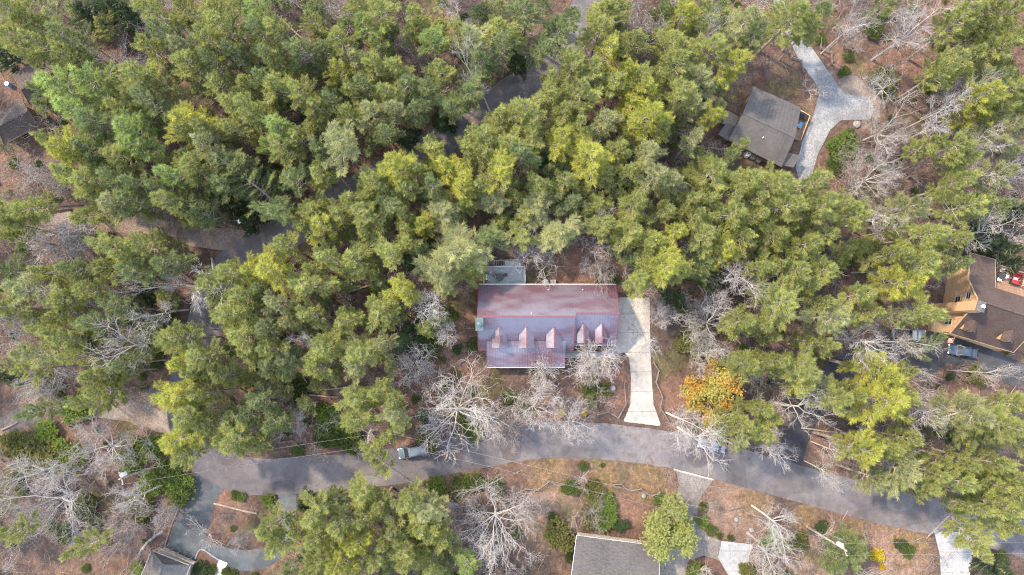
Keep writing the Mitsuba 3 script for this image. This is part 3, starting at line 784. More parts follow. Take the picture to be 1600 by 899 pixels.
put('pot', lathe([[0, 0], [0.18, 0], [0.27, 0.42], [0.22, 0.42], [0.2, 0.35], [0, 0.35]], bq, 18), 'white_paint', parent=k); put('soil', lathe([[0, 0.36], [0.2, 0.36], [0.0, 0.4]], bq, 14), 'mulch_mat', parent=k)
tq = P(1168.5, 241, 0.9)
k = thing('water_tank', 'white round tank at the lower wall of the grey roofed house', 'tank')
put('shell', lathe([[0, -1.0], [0.5, -1.0], [0.5, 0.25], [0.42, 0.38], [0.15, 0.5], [0, 0.5]], tq, 22), 'white_paint', parent=k, smooth=35); put('lid', lathe([[0, 0.5], [0.14, 0.5], [0.14, 0.6], [0, 0.62]], tq, 14), 'grey_steel', parent=k)
foot([tq + [-0.6, -0.6, 0], tq + [0.6, -0.6, 0], tq + [0.6, 0.6, 0], tq + [-0.6, 0.6, 0]])
for (px, py, n_) in ((1176, 244.5, 'left'), (1184, 249, 'right')):
    q = P(px, py, 0.0)
    k = thing('heat_pump', f'{n_} of two tan boxes beside the white tank below the grey roofed house', 'heat pump')
    put('case', tris([box(q + [0, 0, 0.4], (0.75, 1.25, 1.0), -0.42)]), 'tan_canvas', parent=k)
    put('top_grille', tris([box(q + [0.25 * a * math.cos(-0.42), 0.25 * a * math.sin(-0.42), 0.92], (0.05, 1.05, 0.03), -0.42) for a in (-1, -0.5, 0, 0.5, 1)]), 'black_metal', parent=k)
# a dark slope of ground cover holders: plank edging left of the house
for (a, b, n_) in (((1155, 140), (1161, 163), 'upper'), ((1155, 175), (1161, 150), 'lower')):
    pass

# ------------------------------------------------------------------ the orange walled house, right
O = thing('orange_wall_house', 'tall house with glowing orange board gable and brown shingle roof at the right edge', 'house')
Z = 9.5
R0, R1 = P(1529, 469, Z), P(1629, 502, Z)
B0, B1, B2 = P(1514, 437, 6.4), P(1556, 450, 6.4), P(1613, 468, 6.4)
N0, N1 = P(1516, 395, 5.0), P(1556, 406, 5.0)
S0, S1 = P(1485, 521, 3.9), P(1584, 551, 3.9)
foot([S0, S1, R1, B2, B1, N1, N0, B0])
put('roof', slab([R0, R1, S1, S0], 0.2), 'brown_shingle', parent=O, label='brown shingle slope with two small dormers')
put('roof', slab([R0, R1, B2, B0], 0.2), 'brown_shingle', parent=O)
put('roof', slab([B0, B1, N1, N0], 0.2), 'brown_shingle', parent=O, label='low brown roof wing toward the deck')
put('ridge_cap', bar(R0 + [0, 0, 0.03], R1 + [0, 0, 0.03], 0.3, 0.07), 'brown_shingle', parent=O)
put('fascia', tris([bar(p - [0.02, 0, 0.13], q - [0.02, 0, 0.13], 0.07, 0.26) for p, q in ((S0, R0), (R0, B0), (B0, N0), (N0, N1), (S0, S1), (N1, B1), (S1, R1))]), 'honey_wood', parent=O)
ux = (R1 - R0); ux[2] = 0; ux /= np.linalg.norm(ux)
lo = lambda p, z=-1.0: np.array([p[0], p[1], z])
def ins(p, d=0.55):
    return p + ux * d - [0, 0, 0.30]
wp = [ins(S0), ins(R0), ins(B0), ins(N0)]
wp[0] = lerp(wp[0], wp[1], 0.08); wp[3] = lerp(wp[3], wp[2], 0.1)
front = []
for p, q in zip(wp[:-1], wp[1:]):
    wall(O, [lo(p), lo(q), q, p], ux, 'orange_wall', label='sunlit orange board wall')
w2 = [p + ux * L_ for p, L_ in ((wp[0], np.linalg.norm((S1 - S0)[:2]) - 1.1),)]
wall(O, [lo(wp[0] + ux * 0.17), lo(w2[0]), w2[0], wp[0] + ux * 0.17], (0, 1, 0), 'orange_wall')
nb = wp[3] + ux * (np.linalg.norm((N1 - N0)[:2]) - 0.8)
wall(O, [lo(wp[3] + ux * 0.17), lo(nb), nb, wp[3] + ux * 0.17], (0, -1, 0), 'orange_wall')
ee = [R1 - ux * 0.55 - [0, 0, 0.3], S1 - ux * 0.55 - [0, 0, 0.3], B2 - ux * 0.55 - [0, 0, 0.3]]
wall(O, [lo(ee[1]), lo(ee[0]), ee[0], ee[1]], -ux, 'orange_wall'); wall(O, [lo(ee[0]), lo(ee[2]), ee[2], ee[0]], -ux, 'orange_wall')
bb = B1 - [0, 0, 0.3]
wall(O, [lo(nb), lo(bb), bb, nb], -ux, 'orange_wall'); wall(O, [lo(bb), lo(ee[2]), ee[2], bb], (0, -1, 0), 'orange_wall')
pw, qw = wp[1], wp[2]
for (fr, z0, z1, w_) in ((0.30, 5.6, 6.7, 0.55), (0.16, 3.0, 4.3, 0.5)):
    c0 = lerp(pw, qw, fr); e = (qw - pw)[:2]; L_ = np.linalg.norm(e)
    window_on(O, pw, qw, z0, z1, -ux, fr - w_ / L_, fr + w_ / L_)
ps, qs = wp[0], wp[1]
window_on(O, ps, qs, 1.2, 3.0, -ux, 0.25, 0.45); window_on(O, ps, qs, 4.6, 5.8, -ux, 0.62, 0.82)
# entry deck and stair on the gable side
dq = [P(1456, 500, 0.9), P(1478, 503, 0.9), P(1476, 522, 0.9), P(1454, 517, 0.9)]
ed = put('entry_deck', slab(dq, 0.14), 'honey_wood', parent=O, label='honey coloured entry deck with posts'); foot(dq)
rail_fence(ed, [dq[1], dq[0], dq[3], dq[2]], 0.9, m='honey_wood', post_every=1.0)
put('deck_base', prism([(p[0], p[1], -0.5) for p in [lerp(p, sum(dq) / 4, 0.08) for p in dq]], (0, 0, 1.2)), 'honey_wood', parent=ed)
for px, m1, nm_ in ((1524, 'a', 0), (1581, 'b', 1)):
    # small gable dormers on the south slope
    top = P(px + 4, 499 if nm_ == 0 else 515, 7.4)
    nrm_s = -np.array([-ux[1], ux[0], 0.0])
    sl = (R0[2] - S0[2]) / abs((R0 - S0) @ nrm_s)
    dd = abs((top - R0) @ nrm_s)
    zd = R0[2] - sl * dd
    hw_ = 0.95; Lf = 2.0
    c0 = np.array([top[0], top[1], zd]); c1 = c0 + nrm_s * Lf
    kk = key_for(O + '__dormer')
    for sx in (-1, 1):
        e_b = c0 + ux * sx * hw_ + nrm_s * (0.75 / sl) ; e_b[2] = zd - 0.75
        e_f = c1 + ux * sx * hw_; e_f[2] = zd - 0.75
        put('roof', slab([c0, e_b, e_f, c1], 0.1), 'brown_shingle', parent=kk)
    f0 = c1 - nrm_s * 0.2
    put('front_wall', prism([f0 + ux * -0.8 - [0, 0, 2.3], f0 + ux * 0.8 - [0, 0, 2.3], f0 + ux * 0.8 - [0, 0, 0.75], f0 - [0, 0, 0.14], f0 - ux * 0.8 - [0, 0, 0.75]], -nrm_s * 0.1), 'orange_wall', parent=kk)
    for sx in (-1, 1):
        x_ = f0 + ux * sx * 0.8
        y_ = c0 + ux * sx * 0.8 + nrm_s * (0.8 / sl)
        put('side_wall', prism([x_ - [0, 0, 2.3], x_ - [0, 0, 0.76], [y_[0], y_[1], zd - 0.76]], -ux * sx * 0.08), 'orange_wall', parent=kk)
    put('window', box(f0 + nrm_s * 0.03 - [0, 0, 1.1], (0.8, 0.05, 0.6), math.atan2(ux[1], ux[0])), 'window_glass', parent=kk)
cq = P(1533, 479, 10.6)
ck = put('chimney', box((cq[0], cq[1], 5.0), (1.2, 1.5, 11.0), -0.3), 'orange_wall', parent=O, label='orange clad chimney with white flue at the gable end')
put('flue', tris([lathe([[0, 10.5], [0.2, 10.5], [0.2, 11.0], [0.3, 11.02], [0.3, 11.08], [0, 11.16]], (cq[0] + 0.1, cq[1], 0), 16)]), 'white_paint', parent=ck)
put('cap', box((cq[0], cq[1], 10.55), (1.3, 1.6, 0.12), -0.3), 'grey_shingle', parent=ck)
dq = [P(1556, 451, 3.0), P(1557, 416, 3.0), P(1596, 428, 3.0), P(1591, 447, 3.0), P(1618, 455, 3.0), P(1610, 470, 3.0)]
od = put('deck', slab(dq, 0.14), 'brown_deck', parent=O, label='brown rear deck with red seats'); foot(dq)
rail_fence(od, dq[1:5], 3.0, m='honey_wood')
put('deck_post', tris([box((p[0], p[1], 1.2), (0.16, 0.16, 3.4)) for p in (lerp(dq[1], dq[4], 0.06), lerp(dq[2], dq[0], 0.08), lerp(dq[3], dq[0], 0.1))]), 'brown_wall', parent=od)
ra = math.atan2(ux[1], ux[0])
for (px, py, a_, n_) in ((1586, 431, ra, 'upper'), (1583.5, 441.5, ra + math.pi, 'lower')):
    q = P(px, py, 3.0)
    k = thing('outdoor_sofa', f'{n_} of two red cushioned sofas on the brown deck at the right edge', 'sofa')
    M_ = trimesh.transformations.rotation_matrix(a_, [0, 0, 1])
    def pt(m):
        m.apply_transform(M_); m.apply_translation(q); return m
    put('frame', pt(tris([box((0, 0, 0.18), (1.5, 0.8, 0.2)), box((0, 0.38, 0.45), (1.5, 0.1, 0.6)), box((-0.72, 0, 0.42), (0.08, 0.8, 0.35)), box((0.72, 0, 0.42), (0.08, 0.8, 0.35))])), 'black_metal', parent=k)
    for s_ in (-1, 1):
        put('cushion', pt(box((s_ * 0.34, -0.03, 0.36), (0.64, 0.72, 0.16))), 'red_cushion', parent=k)
        put('back_cushion', pt(box((s_ * 0.34, 0.27, 0.62), (0.64, 0.16, 0.42))), 'red_cushion', parent=k)
q = P(1584.5, 436, 3.0)
k = thing('coffee_table', 'small pale table between the two red sofas on the brown deck', 'table')
put('tabletop', box(q + [0, 0, 0.4], (0.7, 0.45, 0.05), ra), 'white_paint', parent=k); put('frame', box(q + [0, 0, 0.18], (0.55, 0.32, 0.36), ra), 'black_metal', parent=k)
tq = P(1561, 431, 3.0)
round_table(tq, 'dark round table on the brown deck at the right edge')
for (px, py, n_) in ((1561.5, 424, 'above'), (1567, 432.5, 'right of'), (1558, 437.5, 'below')):
    q = P(px, py, 3.0); a_ = math.atan2(q[1] - tq[1], q[0] - tq[0])
    chair(q, a_ - math.pi / 2, f'white patio chair {n_} the dark table on the brown deck', 'white_paint')
fq = P(1489, 527, 3.3)
k = thing('house_flag', 'striped flag hanging from the eave of the orange walled house above the cars', 'flag')
put('flagpole', bar(fq + [0.4, 0.5, 0.2], fq + [-0.7, -0.9, 0.9], 0.04), 'honey_wood', parent=k)
tp = fq + [-0.7, -0.9, 0.9]
ms_r, ms_w = [], []
for i in range(13):
    a0_ = tp + [0.03 * i, 0.05 * i, -0.02 * i]
    (ms_r if i % 2 == 0 else ms_w).append(box(tp + [0.075 * i * 0.7, 0.075 * i * 0.7 * 1.2, -0.05 * i - 0.65 + 0.02 * math.sin(i)], (0.075, 0.02, 1.25), 0.85))
put('red_stripes', tris(ms_r), 'flag_red', parent=k); put('white_stripes', tris(ms_w), 'white_paint', parent=k)
put('canton', box(tp + [0.46, 0.55, -0.42], (0.42, 0.028, 0.5), 0.85), 'flag_blue', parent=k)

# ------------------------------------------------------------------ the grey shingle house, bottom middle
G = thing('grey_shingle_house', 'house with plain grey shingle roof at the bottom edge under the round pine', 'house')
gable_house(G, P(901, 837, 3.3), P(1029, 853.5, 3.3), P(892, 908, 6.2), P(1031, 926, 6.2), P(885, 975, 3.3), P(1024, 993, 3.3), 'pale_shingle', 'tan_wall', trim='white_trim')
# ------------------------------------------------------------------ the small hip roofed house, bottom left
E = thing('hip_roof_house', 'house with grey hip roof and weathered deck at the bottom left', 'house')
C0, C1, H0 = P(237, 861, 3.0), P(297, 884.5, 3.0), P(255, 883, 5.4)
H1, CE, CW = P(231, 945, 5.4), P(271, 952, 3.0), P(203, 940, 3.0)
foot([C0, C1, CE, CW])
put('roof', slab([C0, C1, H0], 0.16), 'pale_shingle', parent=E); put('roof', slab([C0, H0, H1, CW], 0.16), 'pale_shingle', parent=E); put('roof', slab([C1, CE, H1, H0], 0.16), 'grey_shingle', parent=E)  # last slope gets its own shingle tone for catching less sun
cc = (C0 + C1 + CE + CW) / 4
wq = [lerp(p, cc, 0.1) for p in (C0, C1, CE, CW)]
for p, q in zip(wq, wq[1:] + wq[:1]):
    o_ = cc - (p + q) / 2; o_[2] = 0; o_ /= np.linalg.norm(o_)
    wall(E, [lo(p, -0.8), lo(q, -0.8), lo(q, 2.8), lo(p, 2.8)], o_, 'tan_wall', t=0.12)
put('fascia', tris([bar(p - [0, 0, 0.1], q - [0, 0, 0.1], 0.09, 0.22) for p, q in ((C0, C1), (C1, CE), (C0, CW))]), 'white_trim', parent=E)
put('hip_cap', tris([bar(p + [0, 0, 0.02], H0 + [0, 0, 0.02], 0.2, 0.05) for p in (C0, C1)] + [bar(H0, H1, 0.2, 0.06)]), 'pale_shingle', parent=E)
dq = [P(246, 861, 1.4), P(257, 855.5, 1.4), P(306, 878.5, 1.4), P(297, 886, 1.4)]
ed = put('deck', slab(dq, 0.14), 'old_deck', parent=E, label='weathered plank deck along the roof edge'); foot(dq)
n_ = 26
for i in range(n_):
    a_, b_ = lerp(dq[1], dq[2], (i + 0.5) / n_), lerp(dq[0], dq[3], (i + 0.5) / n_)
    put('plank', bar(a_ + [0, 0, 0.02], b_ + [0, 0, 0.02], 0.19, 0.04), 'old_deck', parent=ed)
put('deck_rail', tris([bar(dq[1] + [0, 0, 0.9], dq[2] + [0, 0, 0.9], 0.12, 0.06)] + [bar(lerp(dq[1], dq[2], i / 5) - [0, 0, 1.9], lerp(dq[1], dq[2], i / 5) + [0, 0, 0.9], 0.1) for i in range(6)]), 'old_deck', parent=ed)
# ------------------------------------------------------------------ the dark house, upper left
D = thing('dark_brown_house', 'dark brown roofed house half hidden by trees at the left edge', 'house')
gable_house(D, P(20, 117, 3.4), P(78, 84, 3.4), P(33, 140, 5.2), P(92, 107, 5.2), P(46, 163, 3.4), P(106, 130, 3.4), 'dark_shingle', 'brown_wall', trim='brown_wall', ribs=0.9)
gable_house(D, P(-14, 183, 3.2), P(34, 157, 3.2), P(-5, 199, 5.0), P(43, 173, 5.0), P(6, 226, 3.0), P(60, 196, 3.0), 'dark_shingle', 'brown_wall', trim='brown_wall')
bq = P(17, 134, above=0.0)
k = thing('rain_barrel', 'pale blue barrel at the left corner of the dark brown house', 'barrel')
put('shell', lathe([[0, 0], [0.36, 0], [0.42, 0.5], [0.36, 1.0], [0, 1.02]], bq, 18), 'blue_tarp', parent=k, smooth=40); put('lid', lathe([[0, 1.0], [0.38, 1.0], [0.38, 1.06], [0, 1.07]], bq, 18), 'white_paint', parent=k)
# shed by the top of the dark house
k = thing('garden_shed', 'small brown roofed shed right of the dark brown house among pines', 'shed')
gable_house(k, P(108, 112, 2.4), P(126, 99, 2.4), P(112, 118, 3.0), P(130, 105, 3.0), P(116, 124, 2.4), P(134, 111, 2.4), 'dark_shingle', 'brown_wall', trim='brown_wall', inset=0.15, pane_side=False)


# ------------------------------------------------------------------ vehicles
def car(name, label, cat, front, back, L, W, Hh, paint, kind):
    """front and back: pixels of the ends of the vehicle on the ground."""
    f_, b_ = P(*front), P(*back)
    c = (f_ + b_) / 2; c[2] = float(gz(c[0], c[1])) + 0.05
    ang = math.atan2(f_[1] - b_[1], f_[0] - b_[0])
    M = trimesh.transformations.rotation_matrix(ang, [0, 0, 1]); M[:3, 3] = c
    key = thing(name, label, cat)
    foot([c + [-1.5, -1.5, 0], c + [1.5, -1.5, 0], c + [1.5, 1.5, 0], c + [-1.5, 1.5, 0]])

    def pt(m):
        m.apply_transform(M); return m
    belt = 0.95 if kind != 'truck' else 1.05
    st = {'van': [(-0.5, .70, .55, .90), (-0.48, .90, .35, 1.0), (-0.40, .98, .28, 1.02), (-0.1, 1, .26, 1.0), (0.2, 1, .26, 1.0), (0.33, .99, .26, .98), (0.42, .95, .28, .90), (0.475, .86, .32, .78), (0.5, .68, .42, .66)],
          'sedan': [(-0.5, .70, .50, .85), (-0.48, .88, .35, .93), (-0.40, .96, .26, .97), (-0.25, .99, .24, .96), (0.1, 1, .22, .93), (0.28, .99, .22, .90), (0.40, .95, .24, .80), (0.475, .85, .30, .68), (0.5, .66, .40, .58)],
          'truck': [(-0.5, .88, .50, 1.0), (-0.49, .97, .42, 1.04), (-0.40, 1, .40, 1.05), (0.0, 1, .38, 1.05), (0.2, 1, .38, 1.06), (0.33, .99, .38, 1.04), (0.43, .96, .38, .98), (0.485, .9, .42, .9), (0.5, .78, .5, .8)]}[kind]
    n = 20; rows = []
    for (x, w, z0, z1) in st:
        a = np.arange(n) * 2 * np.pi / n
        ca, sa = np.cos(a), np.sin(a); e = 0.42
        rows.append(np.c_[np.full(n, x * L), np.sign(ca) * np.abs(ca) ** e * w * W / 2, (z0 + z1) / 2 + np.sign(sa) * np.abs(sa) ** e * (z1 - z0) / 2])
    v = np.vstack(rows); fs = []
    for k in range(len(st) - 1):
        for i in range(n):
            j = (i + 1) % n
            fs += [[k * n + i, k * n + j, (k + 1) * n + j], [k * n + i, (k + 1) * n + j, (k + 1) * n + i]]
    for k in (0, len(st) - 1):
        fs += [[k * n, k * n + i, k * n + i + 1] for i in range(1, n - 1)]
    m = trimesh.Trimesh(v, np.array(fs)); m.fix_normals()
    put('body', pt(m), paint, parent=key, smooth=35)
    xb0, xb1, xt0, xt1 = {'van': (-0.49, 0.30, -0.455, 0.12), 'sedan': (-0.36, 0.22, -0.20, 0.06), 'truck': (-0.02, 0.27, 0.02, 0.14)}[kind]
    wb, wt = 0.95 * W / 2, 0.76 * W / 2
    zb = belt - 0.06; zt = Hh - 0.03
    lo_ = np.array([(xb0 * L, -wb, zb), (xb1 * L, -wb, zb), (xb1 * L, wb, zb), (xb0 * L, wb, zb)])
    hi_ = np.array([(xt0 * L, -wt, zt), (xt1 * L, -wt, zt), (xt1 * L, wt, zt), (xt0 * L, wt, zt)])
    cab = trimesh.convex.convex_hull(np.vstack([lo_, hi_]))
    put('cabin', pt(cab), paint, parent=key)
    def pane(nm, i, j, mx=0.06, t0=0.12, t1=0.90):
        a_, b_, c_, d_ = lo_[i], lo_[j], hi_[j], hi_[i]
        q = [lerp(lerp(a_, d_, t0), lerp(b_, c_, t0), mx), lerp(lerp(a_, d_, t0), lerp(b_, c_, t0), 1 - mx), lerp(lerp(a_, d_, t1), lerp(b_, c_, t1), 1 - mx), lerp(lerp(a_, d_, t1), lerp(b_, c_, t1), mx)]
        nn = np.cross(q[1] - q[0], q[3] - q[0]); nn /= np.linalg.norm(nn)
        o = (a_ + b_ + c_ + d_) / 4 - (lo_.mean(0) + hi_.mean(0)) / 2
        nn = nn if nn @ o > 0 else -nn
        put(nm, pt(prism([p - nn * 0.02 for p in q], nn * 0.03)), 'window_glass', parent=key)
    pane('windshield', 1, 2, 0.05, 0.06, 0.95); pane('rear_window', 3, 0, 0.07, 0.1, 0.9)
    pane('side_window', 0, 1, 0.09); pane('side_window', 2, 3, 0.09)
    # roof: a crowned panel
    g = np.linspace(-1, 1, 7); gxx, gyy = np.meshgrid(np.linspace(0, 1, 9), g, indexing='ij')
    vx = (xt0 - 0.008 + (xt1 - xt0 + 0.016) * gxx) * L; vy = gyy * wt * 1.03
    vz = zt - 0.01 + 0.065 * (1 - gyy ** 4) * (1 - (2 * gxx - 1) ** 6)
    ii = np.arange(63).reshape(9, 7); fq_ = np.stack([ii[:-1, :-1], ii[1:, :-1], ii[1:, 1:], ii[:-1, 1:]], -1).reshape(-1, 4)
    fq_ = np.vstack([fq_[:, [0, 1, 2]], fq_[:, [0, 2, 3]]])
    put('roof', pt(trimesh.Trimesh(np.c_[vx.ravel(), vy.ravel(), vz.ravel()], fq_, process=False)), paint, parent=key, smooth=True)
    for sx in (0.30, -0.30):
        for sy in (-1, 1):
            wl = trimesh.creation.cylinder(0.33 if kind != 'truck' else 0.38, 0.2, sections=22); wl.apply_transform(trimesh.transformations.rotation_matrix(math.pi / 2, [1, 0, 0])); wl.apply_translation((sx * L, sy * (W / 2 - 0.11), 0.33))
            k = key_for(key + '__wheel')
            put('tyre', pt(wl), 'black_rubber', parent=k)
            rm = trimesh.creation.cylinder(0.2, 0.03, sections=18); rm.apply_transform(trimesh.transformations.rotation_matrix(math.pi / 2, [1, 0, 0])); rm.apply_translation((sx * L, sy * (W / 2 + 0.0), 0.33))
            put('rim', pt(rm), 'alloy', parent=k)
    for sy in (-1, 1):
        put('headlight', pt(box((0.468 * L, sy * W * 0.34, st[-2][3] - 0.08), (0.26, 0.34, 0.14), -sy * 0.35)), 'white_paint', parent=key)
        put('taillight', pt(box((-0.485 * L, sy * W * 0.40, 0.82), (0.14, 0.22, 0.2))), 'red_lamp', parent=key)
        put('mirror', pt(box((xb1 * L - 0.35, sy * (W / 2 + 0.1), belt + 0.08), (0.14, 0.2, 0.15))), paint, parent=key)
    if kind == 'truck':
        put('bed_floor', pt(box((-0.255 * L, 0, 1.045), (0.44 * L, W * 0.84, 0.03))), 'black_rubber', parent=key)
        put('bed_side', pt(tris([box((-0.255 * L, s_ * W * 0.455, 1.12), (0.46 * L, 0.12, 0.18)) for s_ in (-1, 1)] + [box((-0.485 * L, 0, 1.12), (0.08, W * 0.9, 0.18))])), paint, parent=key)
    if kind == 'van':
        put('roof_rail', pt(tris([bar((xt0 * L + 0.25, s_ * wt * 0.93, zt + 0.075), (xt1 * L - 0.3, s_ * wt * 0.93, zt + 0.075), 0.05) for s_ in (-1, 1)])), 'black_metal', parent=key)


car('parked_van', 'grey blue minivan on the left side of the winding road', 'van', (624, 708), (668.5, 700), 4.9, 1.95, 1.72, 'paint_van', 'van')
car('parked_car', 'silver car behind bare branches at the upper road edge', 'car', (1089, 690), (1131, 700), 4.5, 1.8, 1.45, 'paint_silver', 'sedan')
car('parked_car', 'blue grey car on the dark driveway below the brown shingle roof', 'car', (1479, 545), (1520, 552), 4.7, 1.85, 1.5, 'paint_blue', 'sedan')
car('pickup_truck', 'silver pickup with dark empty bed half under a pine left of the orange wall', 'truck', (1440, 525), (1391, 522), 5.5, 1.95, 1.8, 'paint_truck', 'truck')


# ------------------------------------------------------------------ utility poles and wires
def utility_pole(label, base, top, h, lean=None, transformer=True):
    p0, p1 = P(*base), P(*top, h)
    p1[:2] = p0[:2] + (p1[:2] - p0[:2]) * 0.35 if lean is None else p1[:2]
    p0[2] -= 0.5
    k = thing('utility_pole', label, 'utility pole')
    put('shaft', polytube([lerp(p0, p1, t) for t in (0, 0.5, 1)], 0.19, 0.12, 10), 'pole_wood', parent=k, smooth=40)
    a = p1 - [0, 0, 0.5]
    put('crossarm', bar(a + [-0.3, 0.9, 0], a + [0.3, -0.9, 0], 0.11, 0.13), 'pole_wood', parent=k)
    for s in (-1, 0, 1):
        put('insulator', lathe([[0, 0], [0.06, 0], [0.08, 0.1], [0.05, 0.22], [0, 0.24]], a + [0.28 * s, -0.84 * s, 0.06 + (0.5 if s == 0 else 0)], 10), 'white_paint', parent=k)
    if transformer:
        t = put('transformer', lathe([[0, -0.55], [0.3, -0.55], [0.33, -0.5], [0.33, 0.45], [0.28, 0.52], [0, 0.55]], a + [-0.2, 0.42, -0.8], 18), 'white_paint', parent=k, smooth=40)
        put('bushing', lathe([[0, 0.5], [0.07, 0.5], [0.05, 0.8], [0, 0.82]], a + [-0.2, 0.42, -0.8], 10), 'grey_steel', parent=t)
    return a


tA = utility_pole('weathered utility pole with pale crossarm left of the loop driveway entrance', (243, 729), (189, 746), 10.5)
tB = utility_pole('utility pole with white transformer above the dark cedar at the lower right', (1261, 823), (1323, 856), 13.0)
tM = utility_pole('utility pole mostly hidden in pines left of the parked van', (626, 670), (602, 684), 10.5, transformer=False)


def wire(a, b, label, sag=0.8, r=0.012):
    t = np.linspace(0, 1, 16)[:, None]
    p = np.asarray(a) * (1 - t) + np.asarray(b) * t; p[:, 2:] -= 4 * sag * t * (1 - t)
    put('power_wire', polytube(p, r, r, 5), 'black_metal' if False else 'wire_mat', label, 'wire')


far_r = P(1760, 858, 11.0); far_l = P(262, 600, 9.5)
for s, n_ in ((-1, 'upper'), (1, 'lower')):
    o = np.array([0.28 * s, -0.84 * s, 0.25])
    wire(tA + o, tM + o, f'{n_} pale wire from the left pole to the hidden pole by the van')
    wire(tM + o, tB + o, f'{n_} pale wire crossing the road from the van to the transformer pole', 1.6)
    wire(tB + o, far_r + o, f'{n_} pale wire from the transformer pole to the right edge')
    wire(tA + o * 0.7, far_l + o * 2, f'{"left" if s < 0 else "right"} pale wire rising from the left pole over the pale turnout', 0.4)

# a small twin pole frame with a white head by the upper road bend
a0_, a1_ = P(371, 360), P(381, 334, 4.5)
b0_, b1_ = P(379, 361), P(387, 335, 4.5)
k = thing('lamp_frame', 'slim twin pole frame with white head at the upper road bend', 'lamp')
for p, q in ((a0_, a1_), (b0_, b1_)):
    q = np.array([lerp(p[0], q[0], 0.45), lerp(p[1], q[1], 0.45), 4.5])
    put('leg', polytube([p - [0, 0, 0.3], lerp(p, q, 0.5), q], 0.05, 0.04, 8), 'grey_steel', parent=k)
q0 = np.array([lerp(a0_[0], a1_[0], 0.45), lerp(a0_[1], a1_[1], 0.45), 4.5]); q1 = np.array([lerp(b0_[0], b1_[0], 0.45), lerp(b0_[1], b1_[1], 0.45), 4.5])
put('crossbar', bar(q0, q1 + (q1 - q0) * 0.3, 0.07), 'grey_steel', parent=k)
put('lamp_head', lathe([[0, -0.2], [0.3, -0.16], [0.38, 0.0], [0.25, 0.16], [0, 0.2]], q1 + (q1 - q0) * 0.3, 16), 'white_paint', parent=k, smooth=40)


# ------------------------------------------------------------------ split rail fences, logs, edging
def rail_line(pts, label, name='rail_fence', rails=2):
    k = thing(name, label, 'fence')
    q = [P(*p) for p in pts]
    for i, (a, b) in enumerate(zip(q[:-1], q[1:])):
        L = np.linalg.norm(b - a); n = max(1, round(L / 2.6))
        for j in range(n):
            p0, p1 = lerp(a, b, j / n), lerp(a, b, (j + 1) / n)
            off = (rng.random(2) - 0.5) * 0.15
            for r_ in range(rails):
                z0 = 0.30 + 0.36 * r_
                w0, w1 = p0 + [off[0], off[1], z0 + rng.normal() * 0.03], p1 + [off[1], -off[0], z0 + 0.08 + rng.normal() * 0.03]
                put('rail', polytube([w0, lerp(w0, w1, 0.5) + rng.normal(size=3) * 0.02, w1], 0.065, 0.05, 6), 'rail_wood', parent=k)
    for i, p in enumerate(q):
        put('post', polytube([p - [0, 0, 0.3], p + [0.02, 0.02, 0.85]], 0.09, 0.08, 7), 'rail_wood', parent=k)


rail_line([(807, 770), (820, 764), (840, 765), (858, 751), (873, 758), (893, 757), (912, 761)], 'zigzag split rail fence below the road left of the olive bushes')
rail_line([(958, 757), (970, 756), (982, 766), (1001, 763), (1018, 774), (1030, 768)], 'zigzag split rail fence right of the olive bushes south of the road')
rail_line([(1117, 783), (1136, 796), (1154, 791), (1170, 803), (1200, 810), (1222, 806)], 'zigzag split rail fence right of the taupe driveway')
rail_line([(975, 598), (977, 633), (966, 653), (950, 643), (934, 648)], 'split rail fence left of the concrete driveway')
rail_line([(1021, 566), (1029, 580), (1024, 597), (1034, 620), (1031, 637), (1043, 656)], 'split rail fence right of the concrete driveway')
rail_line([(1232, 76), (1235, 92), (1250, 97), (1254, 115)], 'short split rail fence left of the gravel driveway')
rail_line([(1281, 62), (1281, 78), (1298, 84), (1297, 101), (1312, 111)], 'split rail fence right of the gravel driveway')
rail_line([(438, 691), (457, 688), (470, 698), (482, 689)], 'short split rail fence above the road in front of the white blossom tree')
rail_line([(1085, 478), (1088, 494), (1086, 470)], 'single rail corner fence right of the concrete pad', rails=1)
ek = None


def log(label, a, b, r0, r1, z=0.25, name='fallen_log', branches=3):
    p0, p1 = P(*a, above=z), P(*b, above=z)
    k = thing(name, label, 'log')
    pts = [lerp(p0, p1, t) + [0.1 * math.sin(5 * t), 0.1 * math.cos(4 * t), 0] for t in np.linspace(0, 1, 7)]
    put('stem', polytube(pts, r0, r1, 8), 'log_mat', parent=k, smooth=40)
    for i in range(branches):
        t = 0.45 + 0.5 * rng.random(); p = lerp(p0, p1, t); d = (p1 - p0) / np.linalg.norm(p1 - p0)
        s = np.array([-d[1], d[0], 0.3]) * rng.choice([-1, 1])
        put('branch', polytube([p, p + (d * 0.7 + s) * 0.8, p + (d * 1.5 + s * 1.6) * 0.9], 0.06, 0.015, 5), 'log_mat', parent=k)


log('long pale fallen log in the clearing left of the red roofed house', (545, 457), (640, 425), 0.17, 0.08)
log('bent white fallen log in the upper forest left of the upper road', (236, 177), (262, 197), 0.2, 0.1)
log('white fallen log near the top edge with splintered end', (432, 26), (474, 60), 0.2, 0.1)
log('upper of two long tan logs lying above the road left of the van', (482, 612), (545, 604), 0.16, 0.1, branches=1)
log('lower of two long tan logs lying above the road left of the van', (478, 618), (530, 620), 0.14, 0.08, branches=1)
log('short tan log slanting at the left end of the two long logs', (468, 584), (488, 612), 0.2, 0.14, branches=0)
log('pale log lying on the bare tan track at the left edge', (2, 673), (30, 658), 0.17, 0.1, branches=0)
log('long grey fallen log in the brush at the bottom left', (140, 853), (212, 818), 0.2, 0.09)
log('pale log edging along the top of the bed inside the loop driveway', (334, 788), (402, 802), 0.16, 0.14, branches=0)
log('white log with stubs right of the concrete parking pad', (1167, 833), (1212, 868), 0.22, 0.1)
